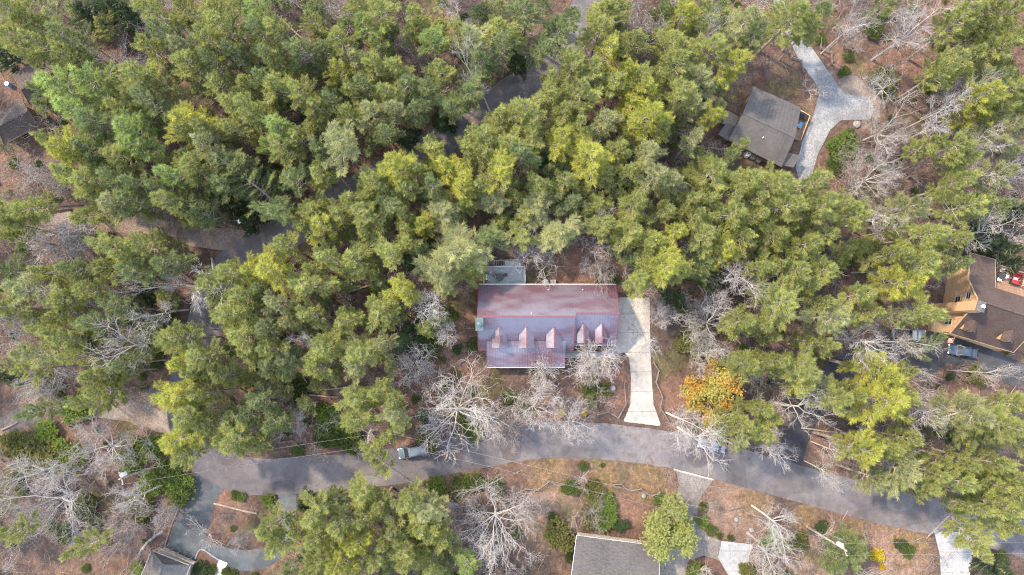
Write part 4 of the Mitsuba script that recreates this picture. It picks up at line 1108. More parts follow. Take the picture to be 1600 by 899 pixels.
log('pale log below the dark cedar near the yellow bush', (1336, 885), (1362, 898), 0.14, 0.07)
log('upper of the paired grey logs in the clearing left of the orange wall', (1346, 417), (1412, 418), 0.16, 0.1, branches=2)
log('lower of the paired grey logs in the clearing left of the orange wall', (1330, 427), (1408, 422), 0.16, 0.09, branches=2)
log('grey log crossing the pink clearing above the paired logs', (1340, 398), (1380, 391), 0.15, 0.08)
log('branchy grey log just above the paired grey logs', (1318, 410), (1376, 404), 0.15, 0.06, branches=6)
log('long log in the brush left of the concrete walk below the orange tree', (1252, 670), (1310, 675), 0.13, 0.08)
log('thin pale log on the leaf litter left of the right pines', (1284, 686), (1346, 712), 0.12, 0.06)
log('short pale log beside the amber tree', (1153, 596), (1174, 595), 0.15, 0.08, branches=0)
log('pale log near the right end of the deciduous strip above the red deck', (1142, 524), (1176, 555), 0.14, 0.06)

edge = thing('stone_edging', 'pale stone path edging curving left of the hip roofed house', 'edging')
pts_ = [(210, 899), (213, 880), (220, 862), (230, 848), (243, 837), (255, 830)]
pp = [P(*p) for p in pts_]
ln = LineString([p[:2] for p in pp])
for i in range(26):
    q = ln.interpolate((i + 0.5) / 26, True).coords[0]
    s_ = 0.16 + 0.05 * rng.random()
    m = trimesh.creation.icosphere(subdivisions=1, radius=1.0); m.apply_scale([s_ * 1.5, s_ * 1.2, s_ * 0.8])
    m.apply_transform(trimesh.transformations.rotation_matrix(rng.random() * 6, [0, 0, 1])); m.apply_translation([q[0], q[1], gz(*q) + 0.08])
    put('stone', m, 'stone_mat', parent=edge)
edge = thing('timber_edging', 'low timber edging along the left side of the loop driveway', 'edging')
pp = [P(*p, above=0.12) for p in ((296, 757), (284, 783), (268, 820), (257, 855))]
for a, b in zip(pp[:-1], pp[1:]):
    for j in range(2):
        put('timber', bar(lerp(a, b, j / 2 + 0.01), lerp(a, b, j / 2 + 0.49), 0.18, 0.18), 'rail_wood', parent=edge)
edge = thing('timber_edging', 'rounded pale kerb round the small mulch bed by the deck', 'edging')
pp = [P(*p, above=0.1) for p in ((305, 874), (309, 863), (314, 858), (322, 861), (331, 868), (342, 875))]
for a, b in zip(pp[:-1], pp[1:]):
    put('kerb_stone', bar(lerp(a, b, 0.02), lerp(a, b, 0.98), 0.2, 0.2), 'stone_mat', parent=edge)
sw = pxpoly([(342, 874), (356, 880), (347, 899), (344, 915), (330, 915), (335, 899)])
sheet('garden_walk', sw, 0.06, 'concrete_mat', 'cream walk beside the small mulch bed')


def boulder(label, px, py, r, m='stone_mat'):
    q = P(px, py)
    s = trimesh.creation.icosphere(subdivisions=3, radius=1.0)
    v = np.array(s.vertices); v *= (0.75 + 0.5 * meshkit.fbm(v * 1.3 + px, 3))[:, None]; v[:, 2] *= 0.7
    s.vertices = v * r; s.apply_translation(q + [0, 0, r * 0.25])
    put('boulder', s, m, label, 'rock', smooth=True)


boulder('dark boulder at the upper end of the round bush near the left pole', 233, 687, 0.85)
boulder('small pale rock by the fence right of the taupe driveway', 1150, 812, 0.4)
boulder('grey rock in the litter left of the concrete driveway fence', 957, 607, 0.5)
boulder('pale rock at the right end of the zigzag fence south of the road', 1006, 775, 0.35)
boulder('grey rock at the lower edge of the gravel turnaround', 1338, 195, 0.6)
boulder('pale rock beside the mulch bed with the bench', 1078, 883, 0.3)
boulder('pale rock right of the concrete parking pad', 1174, 828, 0.4)
bq = P(1098.5, 888, above=0.06)
k = thing('garden_bench', 'tan wooden bench standing in the dark mulch bed', 'bench')
M_ = trimesh.transformations.rotation_matrix(0.55, [0, 0, 1]); M_[:3, 3] = bq
for nm, ms in (('seat', [box((0, y, 0.43), (1.2, 0.13, 0.04)) for y in (-0.2, -0.05, 0.1)]), ('backrest', [box((0, 0.22, z), (1.2, 0.04, 0.12)) for z in (0.6, 0.76, 0.9)])):
    for m in ms:
        m.apply_transform(M_); put('slat' if False else nm, m, 'honey_wood', parent=k)
for sx in (-1, 1):
    for sy in (-0.2, 0.2):
        m = box((sx * 0.52, sy, 0.21), (0.07, 0.07, 0.42)); m.apply_transform(M_); put('leg', m, 'honey_wood', parent=k)
# ------------------------------------------------------------------ trees
def unit(v):
    return v / (np.linalg.norm(v, axis=-1, keepdims=True) + 1e-9)


def blades(g, c, d, length, width, n, spread=0.75, up=0.25, single=False):
    """n narrow triangles fanning out of each tuft centre c along d; uv.x is one random number per tuft."""
    m = len(c)
    dd = unit(np.repeat(d, n, 0) + g.normal(size=(m * n, 3)) * spread + [0, 0, up])
    cc = np.repeat(c, n, 0) + g.normal(size=(m * n, 3)) * 0.04
    s = unit(np.cross(dd, np.array([0, 0, 1.0]) + g.normal(size=(m * n, 3)) * 0.45))
    L = length * (0.7 + 0.6 * g.random((m * n, 1))); w = width * (0.7 + 0.6 * g.random((m * n, 1)))
    v = np.stack([cc - dd * L * 0.15, cc + dd * L * 0.45 + s * w / 2, cc + dd * L, cc + dd * L * 0.45 - s * w / 2], 1).reshape(-1, 3)
    i = np.arange(m * n)[:, None] * 4
    f = np.vstack([i + [0, 1, 2], i + [0, 2, 3]])
    u = np.repeat(np.repeat(g.random(m), n) * 0.75 + 0.25 * g.random(m * n), 4)
    if single:                                  # one slim triangle each
        v = np.stack([cc - s * w / 2, cc + s * w / 2, cc + dd * L], 1).reshape(-1, 3)
        f = np.arange(m * n * 3).reshape(-1, 3)
        u = u.reshape(-1, 4)[:, :3].ravel()
    return v, f, np.c_[u, np.zeros_like(u)]


def pine_proto(seed, Hh=18.0, R=2.7, depth=0.42, dense=1.0, top_flat=0.3):
    """trunk, limbs and needles of one pine, its foot at the origin."""
    g = np.random.default_rng(seed)
    ph = g.random(2) * 6
    zs = np.linspace(0, Hh, 10)
    tr = np.c_[0.18 * np.sin(zs / 6 + ph[0]) - 0.18 * np.sin(ph[0]), 0.18 * np.sin(zs / 5 + ph[1]) - 0.18 * np.sin(ph[1]), zs]
    trunk = polytube(np.vstack([[tr[0] - [0, 0, 0.6]], tr]), np.r_[0.24, np.linspace(0.21, 0.035, 10)], 0, 7)
    n = int(34 * dense); S0, S1, W0, W1 = [], [], [], []
    tc, td, tu = [], [], []
    lob = g.random(3) * 6
    for i in range(n):
        t = (i + g.random() * 0.8) / n
        z = Hh * (1 - depth) + t * Hh * depth * 0.95
        az = i * 2.399 + g.normal() * 0.45
        prof = min(1.0, (t + 0.35) / 0.55) * (1 - t ** 1.25 * (1 - top_flat))
        L = R * prof * (0.55 + 0.70 * g.random()) * (1 + 0.20 * math.sin(2 * az + lob[0]) + 0.16 * math.sin(3 * az + lob[1]))
        el = math.radians(10 + 45 * t + g.normal() * 9)
        base = np.array([np.interp(z, zs, tr[:, 0]), np.interp(z, zs, tr[:, 1]), z])
        d = np.array([math.cos(az) * math.cos(el), math.sin(az) * math.cos(el), math.sin(el)])
        side = np.array([-math.sin(az), math.cos(az), 0])
        bend = g.normal() * 0.16
        pt = lambda s: base + d * s * L + side * bend * L * s * s + np.array([0, 0, 0.16 * L * s * s])
        s_ = np.linspace(0, 1, 4)
        q = np.array([pt(s) for s in s_])
        r0 = 0.035 + 0.012 * L
        S0 += list(q[:-1]); S1 += list(q[1:]); W0 += [r0, r0 * 0.7, r0 * 0.45]; W1 += [r0 * 0.7, r0 * 0.45, 0.01]
        tone = g.random()
        fwd = unit(q[3] - q[1])
        nb = int(4 + L * 5.5)
        for k in range(nb):
            s = 0.25 + 0.75 * ((k + g.random()) / nb)
            p = pt(s); sg = 1 if k % 2 else -1
            l2 = L * 0.26 * (1.2 - s) + 0.26
            e = unit(fwd * 0.95 + side * sg * (0.45 + 0.45 * g.random()) + np.array([0, 0, 0.10 + 0.30 * g.random()]))
            tip = p + e * l2
            S0.append(p); S1.append(tip); W0.append(0.018); W1.append(0.007)
            for u in ((0.4, 0.7, 1.0) if l2 > 0.5 else (0.55, 1.0)):
                tc.append(p + e * l2 * u + g.normal(size=3) * 0.03); td.append(e); tu.append(tone)
        tc.append(q[-1]); td.append(d); tu.append(tone)
    tc.append(tr[-1]); td.append(np.array([0, 0, 1.0])); tu.append(0.8)
    for i in range(9):     # dead stubs on the bare trunk
        z = Hh * (0.30 + 0.3 * g.random()); az = g.random() * 6.28; L = 0.5 + 1.3 * g.random()
        b = np.array([np.interp(z, zs, tr[:, 0]), np.interp(z, zs, tr[:, 1]), z]); e = np.array([math.cos(az), math.sin(az), 0.15])
        S0.append(b); S1.append(b + e * L); W0.append(0.03); W1.append(0.008)
    v, f, uv = blades(g, np.array(tc), np.array(td), 0.46, 0.050, 10, 0.34, 0.08, True)
    uv[:, 0] = 0.45 * uv[:, 0] + 0.55 * np.repeat(np.array(tu), 30)
    return trunk, tubes(S0, S1, W0, W1, 3), (v, f), uv


def bare_proto(seed, Hh, R, fork, nlimb, up, lean=0.0, levels=(6, 5, 5), twig_r=0.013, rl=1.0):
    """A leafless tree: trunk, each main limb, and the twigs."""
    g = np.random.default_rng(seed)
    zf = Hh * fork
    tr = np.array([[0, 0, -0.5], [0, 0, 0], [0.1 * g.normal(), 0.1 * g.normal(), zf * 0.5], [0.2 * g.normal(), 0.2 * g.normal(), zf]])
    r0 = 0.013 * Hh * rl + 0.03
    trunk = [polytube(tr, np.array([r0 * 1.25, r0 * 1.1, r0 * 0.9, r0 * 0.72]), 0, 8)]
    limbs, tw = [], ([], [], [], [])

    def path(p, d, L, nseg, wob, lift):
        pts = [p]
        for k in range(nseg):
            d = unit(d + g.normal(size=3) * wob + np.array([0, 0, lift]))
            pts.append(pts[-1] + d * L / nseg)
        return np.array(pts), d

    def add(pts, r, rr, store):
        w = np.linspace(r, rr, len(pts))
        for a, b, x, y in zip(pts[:-1], pts[1:], w[:-1], w[1:]):
            store[0].append(a); store[1].append(b); store[2].append(x); store[3].append(y)

    top = tr[-1]
    for i in range(nlimb):
        az = i * 2.399 + g.normal() * 0.3
        ce = up + g.normal() * 0.12
        central = i == nlimb - 1 or i == nlimb - 2
        d = unit(np.array([math.cos(az), math.sin(az), ce if not central else 2.2]))
        start = top - np.array([0, 0, zf * 0.35 * g.random() * (not central)])
        start[:2] = [np.interp(start[2], tr[:, 2], tr[:, 0]), np.interp(start[2], tr[:, 2], tr[:, 1])]
        L = R * (0.8 + 0.35 * g.random()) * 1.08 if not central else (Hh - zf) * (0.75 + 0.25 * g.random())
        pts, _ = path(start, d, L, 6, 0.13, 0.06)
        rl_ = r0 * (0.42 + 0.16 * g.random())
        st = ([], [], [], [])
        add(pts, rl_, rl_ * 0.22, st)
        for b in range(levels[0]):
            s = 0.28 + 0.70 * (b + g.random()) / levels[0]
            k = min(5, int(s * 6)); p = lerp(pts[k], pts[k + 1], s * 6 - k); dd = unit(pts[k + 1] - pts[k])
            e = unit(dd * 0.8 + unit(g.normal(size=3)) * 0.75 + np.array([0, 0, 0.25]))
            L2 = L * (0.62 - 0.36 * s) + 0.3
            p2, _ = path(p, e, L2, 4, 0.16, 0.08)
            r2 = rl_ * (0.46 - 0.26 * s)
            add(p2, r2, max(r2 * 0.3, twig_r), st)
            for c in range(levels[1]):
                s2 = 0.2 + 0.8 * (c + g.random()) / levels[1]
                k2 = min(3, int(s2 * 4)); q = lerp(p2[k2], p2[k2 + 1], s2 * 4 - k2); d2 = unit(p2[k2 + 1] - p2[k2])
                e2 = unit(d2 * 0.8 + unit(g.normal(size=3)) * 0.8 + np.array([0, 0, 0.2]))
                L3 = L2 * (0.55 - 0.2 * s2) + 0.25
                p3, _ = path(q, e2, L3, 3, 0.2, 0.08)
                add(p3, max(r2 * 0.35, twig_r * 1.3), twig_r, tw)
                for w in range(levels[2]):
                    s3 = 0.25 + 0.75 * (w + g.random()) / levels[2]
                    k3 = min(2, int(s3 * 3)); q3 = lerp(p3[k3], p3[k3 + 1], s3 * 3 - k3)
                    e3 = unit(unit(p3[k3 + 1] - p3[k3]) + unit(g.normal(size=3)) * 0.9 + np.array([0, 0, 0.15]))
                    p4, _ = path(q3, e3, 0.35 + 0.55 * g.random() * min(1.4, L3), 2, 0.2, 0.05)
                    add(p4, twig_r, twig_r * 0.5, tw)
        limbs.append(tubes(*st, 5))
    return trunk[0], limbs, tubes(*tw, 3)


def bush_proto(seed, n=700, lobes=7, leaf=0.13, wide=0.085):
    """A low leafy bush of radius 1: stems and leaves."""
    g = np.random.default_rng(seed)
    ctr = np.c_[g.normal(size=(lobes, 2)) * 0.36, 0.35 + 0.3 * g.random(lobes)]
    rad = 0.36 + 0.25 * g.random(lobes)
    k = g.integers(0, lobes, n)
    u = unit(g.normal(size=(n, 3))); u[:, 2] = np.abs(u[:, 2]) * 0.9 - 0.15
    c = ctr[k] + u * rad[k][:, None] * (0.55 + 0.5 * g.random((n, 1)))
    c[:, 2] = np.maximum(c[:, 2], 0.04)
    v, f, uv = blades(g, c, u, leaf, wide, 4, 0.8, 0.2)
    a = np.zeros((lobes * 3, 3)); b = ctr[np.arange(lobes * 3) % lobes] + g.normal(size=(lobes * 3, 3)) * 0.2
    return tubes(a, b, np.full(len(a), 0.03), np.full(len(a), 0.01), 4), (v, f), uv


GROUPS = {}


def group_of(kind, idx, leaf):
    """The shapegroup of one prototype in one leaf colour."""
    name = f'proto_{kind}_{idx}_{leaf}'
    if name in scene:
        return name
    sg = {'type': 'shapegroup'}
    if kind in ('pine', 'fir'):
        t, l, c, uv = PROTO[kind][idx]
        sg['trunk'] = TRUNK_PLY.setdefault((kind, idx, 't'), mikit.ply(t, 'pine_bark', smooth=True))
        sg['branches'] = TRUNK_PLY.setdefault((kind, idx, 'l'), mikit.ply(l, 'pine_twig'))
        sg['crown'] = mikit.ply(c, LEAF[leaf], uv=uv)
    elif kind == 'bush':
        s, c, uv = PROTO[kind][idx]
        sg['stem'] = mikit.ply(s, 'brown_twig'); sg['foliage'] = mikit.ply(c, LEAF[leaf], uv=uv)
    elif kind == 'leafy':
        t, l, c, uv = PROTO[kind][idx]
        sg['trunk'] = mikit.ply(t, 'pine_bark', smooth=True); sg['branches'] = mikit.ply(l, 'pine_twig'); sg['crown'] = mikit.ply(c, LEAF[leaf], uv=uv)
    else:
        t, ls, tw = PROTO[kind][idx]
        bark, twig = ('pale_bark', 'pale_twig') if leaf == 'pale' else ('pine_bark', 'brown_twig')
        sg['trunk'] = mikit.ply(t, bark, smooth=True)
        for i, l in enumerate(ls):
            sg['limb' if i == 0 else f'limb_{i:03d}'] = mikit.ply(l, bark, smooth=True)
        sg['twigs'] = mikit.ply(tw, twig)
    scene[name] = sg
    return name


TRUNK_PLY = {}
PROTO = {
    'pine': [pine_proto(100 + i, depth=d, dense=k, top_flat=tf) for i, (d, k, tf) in enumerate([(0.48, 1.0, 0.16), (0.55, 1.1, 0.08), (0.44, 0.95, 0.28), (0.58, 1.15, 0.12), (0.50, 0.85, 0.20), (0.42, 1.0, 0.34), (0.62, 1.2, 0.06)])],
    'fir': [pine_proto(200 + i, depth=0.8, dense=1.7, top_flat=0.06) for i in range(2)],
    'spread': [bare_proto(300, 16, 6.0, 0.30, 11, 0.75, rl=0.75, levels=(7, 5, 5)), bare_proto(301, 17, 5.5, 0.34, 10, 0.9, rl=0.75, levels=(7, 5, 5)), bare_proto(302, 15, 5.5, 0.26, 11, 0.65, rl=0.75, levels=(7, 5, 5))],
    'dense': [bare_proto(310, 12, 4.2, 0.26, 12, 1.1, levels=(7, 5, 5), twig_r=0.015), bare_proto(311, 12, 4.0, 0.2, 13, 1.3, levels=(7, 5, 5), twig_r=0.015)],
    'tall': [bare_proto(320, 20, 3.6, 0.62, 8, 0.9, levels=(6, 5, 4), rl=0.6), bare_proto(321, 20, 4.0, 0.55, 8, 0.8, levels=(6, 5, 4), rl=0.6), bare_proto(322, 18, 3.2, 0.6, 8, 1.1, levels=(6, 5, 4), rl=0.6)],
    'sapling': [bare_proto(330 + i, 5, 1.4, 0.2, 5, 1.2, levels=(4, 3, 3), twig_r=0.010, rl=0.7) for i in range(3)],
    'bush': [bush_proto(400 + i) for i in range(4)],
}


def leafy_proto(seed, Hh=10.0, R=3.4):
    t, ls, tw = bare_proto(seed, Hh, R, 0.25, 9, 0.8, levels=(5, 4, 3))
    g = np.random.default_rng(seed + 1)
    v = tw.vertices; k = g.choice(len(v), 9000)
    vv, f, uv = blades(g, v[k] + g.normal(size=(9000, 3)) * [0.38, 0.38, 0.25], unit(g.normal(size=(9000, 3))), 0.24, 0.15, 4, 0.6, 0.25)
    return t, tris(ls + [tw]), (vv, f), uv


PROTO['leafy'] = [leafy_proto(500)]
NATIVE = {'pine': (18.0, 2.7), 'fir': (18.0, 2.7), 'spread': (16.0, 6.0), 'dense': (12.0, 4.2), 'tall': (20.0, 3.8), 'sapling': (5.0, 1.4), 'bush': (1.0, 0.85), 'leafy': (10.0, 3.4)}
HOUSES = unary_union(FOOT)
KEEPOUT = unary_union([HOUSES, PAVE.buffer(0.2)])
keep_p, house_p = prepared.prep(KEEPOUT), prepared.prep(HOUSES)
PLACED = []           # (key, px, py, rpx, noun, colour)


def plant(name, kind, px, py, rpx, leaf, frac, h, noun, colour, label=None, cat='tree', free=True, group=None):
    """A plant whose crown centre shows at a pixel; its foot is wherever that puts it, nudged off roads and walls."""
    q = P(px, py, above=h * frac)
    r = rpx * (CAM_H - h * frac) / F
    base = q[:2].copy()
    if free:
        for k in range(60):
            c = base + (k * 0.09) * np.array([math.cos(k * 2.4), math.sin(k * 2.4)])
            if not keep_p.intersects(Point(*c)):
                base = c; break
        else:
            for k in range(60, 140):
                c = base + (k * 0.05) * np.array([math.cos(k * 2.4), math.sin(k * 2.4)])
                if not house_p.intersects(Point(*c)):
                    base = c; break
    idx = int(rng.integers(len(PROTO[kind])))
    H0, Rn = NATIVE[kind]
    sx = r / Rn
    key = key_for(name)
    dv = q[:2] - base
    ang = min(math.degrees(math.atan2(np.linalg.norm(dv), h * frac)), 17.0)      # a tree beside a road leans out over it
    ax = [float(-dv[1]), float(dv[0]), 0.0] if ang > 0.5 else [0, 0, 1]
    scene[key] = {'type': 'instance', 'to_world': T().translate([float(base[0]), float(base[1]), float(gz(*base))]).rotate(ax, float(ang)).rotate([0, 0, 1], float(rng.random() * 360)).scale([float(sx), float(sx * (0.92 + 0.16 * rng.random())), float(h / H0)]),
                  'of': {'type': 'ref', 'id': group_of(kind, idx, leaf)}}
    tag(key, label, cat, group)
    for part in STUFF_PART.get(kind, ('twigs',)):
        labels[f'{key}__{part}'] = {'kind': 'stuff'}
    PLACED.append((key, px, py, rpx, noun, colour, label))
    return key


# crowns as they stand: per tile "x,y,r,kind" in thirds of a pixel from the tile's corner
TILES = {
    (0, 0): "70 60 100 P|160 110 90 P|50 190 80 P|190 200 80 P|320 170 80 G|120 270 65 P|340 260 55 P|30 260 70 D|430 60 90 D|560 40 70 D|600 100 60 D|730 60 80 P|850 30 70 P|760 165 65 G|715 230 65 P|1010 40 85 P|1060 130 80 P|1170 90 60 L|860 220 85 Q|990 200 80 P|1090 250 70 G|900 310 75 P|1000 290 55 G|580 300 75 b|290 410 105 L|200 430 70 L|430 400 95 L|330 520 95 L|450 560 85 G|560 420 80 P|650 380 85 P|745 380 75 P|690 470 75 G|560 500 65 P|600 600 95 L|650 680 85 L|575 745 75 P|470 760 70 G|250 670 85 P|330 710 85 Y|400 690 75 G|330 810 85 P|420 850 75 P|870 550 100 Y|870 630 65 P|1030 390 70 P|1150 400 80 P|1080 500 80 P|1170 520 65 P|1100 600 60 P|950 620 70 P|980 690 80 Q|1040 750 85 Q|880 740 70 G|780 740 60 P|820 830 80 L|930 800 85 P|1040 860 75 G|1130 790 70 G|640 850 70 G|740 870 65 G|540 840 55 G|200 810 90 b",
    (400, 0): "20 60 60 L|20 150 55 G|100 160 65 P|270 90 50 P|50 270 75 G|220 230 85 G|110 290 70 P|330 240 55 G|470 20 65 P|580 40 80 P|510 130 70 L|565 195 60 P|400 200 65 P|740 60 65 P|760 130 60 P|830 200 70 L|955 140 85 P|1010 190 80 Q|950 50 75 t|1150 130 80 P|1150 225 75 G|1045 275 80 G|450 270 65 Q|380 340 60 Y|560 310 70 P|640 335 75 P|500 390 60 G|710 385 80 G|790 430 70 G|620 450 75 P|460 440 65 P|100 420 85 P|220 440 75 P|30 380 60 G|280 490 75 P|360 480 55 G|30 520 60 P|90 600 85 L|200 640 75 P|130 690 75 P|60 690 60 L|430 545 65 P|540 520 70 Q|650 530 75 Q|740 520 65 G|600 600 60 G|700 640 60 D|400 685 105 Q|470 770 80 G|300 710 60 G|300 810 65 P|180 830 70 G|60 830 75 D|400 850 60 G|240 890 60 P|900 450 75 G|880 540 60 D|1000 380 75 G|1070 400 75 t|850 340 60 P|640 800 90 Y|560 850 75 P|740 800 60 P|840 710 75 P|900 770 85 Y|1000 710 75 P|960 850 85 Y|1080 640 75 P|1060 730 65 P|1150 560 75 P|1180 690 80 P|1140 790 85 Y|1050 860 65 P|700 880 65 P|820 860 60 G",
    (800, 0): "60 50 80 G|170 100 80 G|230 40 60 G|90 180 65 G|30 290 55 D|430 60 80 P|400 150 85 P|490 30 50 P|620 95 105 b|560 200 75 P|455 225 75 Y|590 225 65 P|740 210 85 P|720 65 60 G|810 60 70 Y|900 60 75 P|930 25 60 P|1100 95 90 Q|1150 160 65 G|940 130 60 t|950 230 85 P|1040 285 80 Y|860 260 65 P|770 295 75 P|280 315 85 P|380 340 75 P|200 385 65 P|540 325 65 Y|600 365 55 P|470 395 75 P|330 430 95 P|180 460 85 P|60 530 85 P|250 525 75 P|630 415 70 Y|690 390 50 P|780 440 85 P|880 370 85 Q|835 510 70 Q|930 560 65 Y|900 440 55 D|560 500 70 Y|650 540 105 Y|700 595 55 P|440 560 70 Q|110 620 85 P|230 640 75 Y|330 600 65 P|50 720 75 G|130 760 65 D|380 745 110 Y|500 690 65 P|250 850 65 P|140 865 60 P|650 725 75 Q|560 790 65 P|670 830 80 Q|750 845 60 Q|850 650 60 Q|950 810 95 P|1010 745 50 G|1070 680 50 P|1100 850 85 P|1050 890 55 P|450 820 60 P|340 690 55 P",
    (1200, 0): "120 60 100 P|230 70 80 G|60 30 75 G|200 130 55 P|560 10 50 P|920 95 80 P|1040 40 85 P|1150 50 80 P|960 30 60 P|1000 150 55 P|1070 215 85 P|1160 180 75 P|950 265 85 P|860 310 75 P|800 360 55 P|1060 370 70 G|1000 450 80 Y|980 525 70 Y|1120 440 80 P|1170 490 60 P|1070 530 60 P|1130 600 75 Q|860 700 85 P|780 670 65 P|930 740 60 P|1100 820 75 Q|880 860 75 P|60 850 85 P|200 860 75 P|540 380 60 O|565 440 32 S|360 330 28 S|250 175 24 S|340 690 65 M|400 640 28 S|320 770 45 S|700 120 120 t|440 80 75 t|590 580 105 s|560 800 130 s|830 570 90 t|1060 640 80 t|670 340 70 t|980 420 80 t|900 470 60 t|1060 800 80 t|500 140 40 S",
    (0, 300): "60 60 85 P|150 40 75 P|40 150 60 P|60 210 50 P|410 70 65 P|560 60 85 Q|640 40 65 G|800 40 75 P|870 50 60 G|950 110 65 G|1080 60 60 D|1170 150 55 D|260 210 150 b|520 260 75 P|590 310 85 P|680 260 75 P|520 350 65 P|640 375 65 G|780 330 70 G|220 370 65 P|350 370 60 G|40 380 60 G|150 460 85 Q|60 540 70 P|320 500 70 P|430 470 60 P|460 600 70 G|680 470 55 D|300 570 55 P|280 650 65 P|220 640 50 P|150 760 85 Q|120 830 60 P|340 780 60 P|320 700 60 P|440 860 75 P|520 850 65 P|600 800 60 G|730 810 28 S|580 720 115 t|40 660 80 t|150 850 105 s|560 540 65 G|700 570 85 t|870 340 90 t|860 430 60 t|60 860 60 D|1000 430 75 P|1080 370 70 P|1170 360 85 Y|1150 480 65 P|1090 560 85 P|1010 500 55 P|1180 560 75 P|1150 680 85 P|1100 640 55 P|830 690 85 P|780 720 45 P|890 640 50 Q|960 780 75 P|850 800 80 Y|900 850 65 P|1050 870 60 P|1180 760 65 P|950 860 50 P|690 680 35 S|780 590 35 S",
    (400, 300): "50 40 80 G|130 90 80 G|170 30 60 P|280 90 75 P|310 170 80 Y|380 100 65 P|440 50 70 P|520 100 95 P|520 190 55 P|540 30 60 P|660 50 55 P|700 110 55 P|690 170 45 P|780 140 55 Y|630 285 70 P|720 230 65 P|765 270 45 G|730 330 55 D|890 100 95 Q|960 60 65 P|1100 50 80 Q|1150 140 55 P|940 260 145 Q|860 370 85 Q|1000 360 75 P|1080 230 75 G|880 430 60 P|700 460 80 Y|570 540 80 P|620 590 45 P|60 360 95 Y|130 260 65 P|30 300 65 P|340 310 70 P|460 330 95 P|260 350 60 P|260 430 95 P|70 430 85 G|110 520 65 Q|20 470 60 G|150 620 75 Q|260 580 70 P|410 590 70 P|60 640 60 G|320 740 85 P|490 740 85 P|290 820 75 P|460 820 60 Q|600 710 55 Q|700 680 70 D|830 720 60 S|920 580 35 S|790 600 45 S|1020 720 25 S|870 660 70 b|790 540 75 t|730 830 100 d|60 820 75 G|150 800 75 G|170 890 45 S|70 740 70 P|1090 300 40 S|220 700 40 t",
    (800, 300): "130 50 95 Q|60 100 60 P|40 200 65 P|230 170 105 Q|270 60 65 G|400 60 70 P|420 160 70 P|430 100 45 b|580 60 85 P|720 80 60 P|560 200 85 P|680 220 80 P|640 265 55 P|760 190 65 Y|700 350 95 Y|600 420 75 P|790 370 60 P|620 340 38 S|730 480 45 D|870 110 75 P|920 30 55 P|900 210 75 P|1030 105 75 P|1150 120 60 P|1080 210 60 P|1010 275 85 Y|960 285 50 P|1130 320 60 P|1160 360 65 P|910 340 45 G|940 420 60 M|1060 30 55 P|1170 460 65 Q|1080 610 80 P|1160 640 65 P|1100 810 80 P|1180 800 55 P|840 710 68 O|790 560 38 S|930 850 60 A|720 570 75 d|100 260 95 d|420 330 105 d|960 610 120 s|930 780 85 s|690 710 55 t|1090 400 90 t|400 810 130 d|140 860 85 d|430 410 38 S|470 408 30 S|780 500 40 D|1150 20 55 P|850 30 60 P",
    (1200, 300): "110 60 90 P|240 60 75 P|190 110 60 P|400 110 75 P|330 60 65 P|40 200 75 P|290 200 60 P|190 250 75 P|90 130 60 P|30 340 55 P|130 370 75 P|280 370 80 P|370 290 50 M|430 270 40 M|580 170 40 P|590 295 60 P|690 70 80 Q|760 190 100 P|860 220 60 P|700 330 85 P|800 320 60 P|900 60 95 P|980 40 60 P|880 340 60 G|1090 60 65 G|1030 220 75 D|1110 270 70 D|1090 170 90 t|1150 350 45 D|1160 100 50 D|60 520 95 P|420 480 70 P|310 580 90 Q|250 520 55 P|380 590 50 P|660 430 95 Y|600 590 100 Q|720 580 85 P|830 570 75 P|480 560 50 P|20 680 40 P|150 830 95 P|260 720 50 P|180 700 40 P|40 800 60 P|540 840 105 Y|640 870 60 P|780 745 55 P|700 840 45 G|960 850 48 O|480 690 110 t|640 780 60 t|560 100 85 t|1130 860 45 t|700 720 60 t|190 440 60 P|100 290 55 P",
    (0, 600): "190 130 55 G|360 120 60 M|80 290 60 O|170 340 70 O|290 340 60 M|220 230 45 M|410 90 60 P|460 40 65 P|390 50 55 P|640 340 55 S|700 310 60 M|790 400 60 S|720 470 55 M|840 460 50 M|840 520 45 S|690 500 55 S|640 580 60 O|390 580 48 S|310 690 48 S|60 700 55 P|370 760 60 P|840 60 95 Y|900 160 80 P|850 250 85 Y|960 200 75 P|1080 150 70 G|1160 160 60 G|1110 270 70 P|1040 260 60 P|880 330 60 P|1180 280 50 P|960 50 60 P|420 320 130 s|210 560 160 s|90 640 85 s|560 560 85 t|570 700 115 d|740 640 60 d|1050 640 42 d|1110 745 40 d|690 80 60 d|130 430 90 t|1100 510 20 S|1130 530 20 M|935 870 38 D|945 810 20 O|1060 880 18 S|1095 876 18 S|1000 850 18 S|645 850 26 M|250 400 45 O|440 640 45 O",
    (400, 600): "30 80 70 G|70 190 60 G|20 290 40 P|330 150 65 B|350 215 55 S|180 30 50 S|480 70 75 P|470 160 75 P|560 30 60 P|650 80 60 P|650 140 60 Q|610 250 75 P|680 200 50 P|170 180 78 w|300 250 40 S|440 270 55 S|800 260 55 O|990 150 50 S|1010 230 35 S|920 150 195 s|1190 240 80 d|650 480 60 P|720 530 75 P|500 540 75 P|580 560 60 P|290 600 85 P|350 560 60 G|230 550 45 D|200 690 55 P|60 690 75 P|100 740 65 P|270 720 60 P|400 650 70 P|380 730 60 P|470 760 70 Y|380 840 75 Y|480 850 65 P|300 830 60 P|560 840 60 P|640 680 70 Q|690 760 85 P|790 590 75 Q|760 680 65 P|770 760 75 P|700 840 75 P|600 750 60 P|840 690 60 P|880 740 55 P|250 870 60 P|820 860 60 P|980 860 60 L|50 550 28 M|840 480 45 M|980 480 45 S|1050 470 38 S|1130 480 38 S|960 600 95 d|1120 660 160 s|500 640 55 P|880 560 45 O|1185 50 26 S",
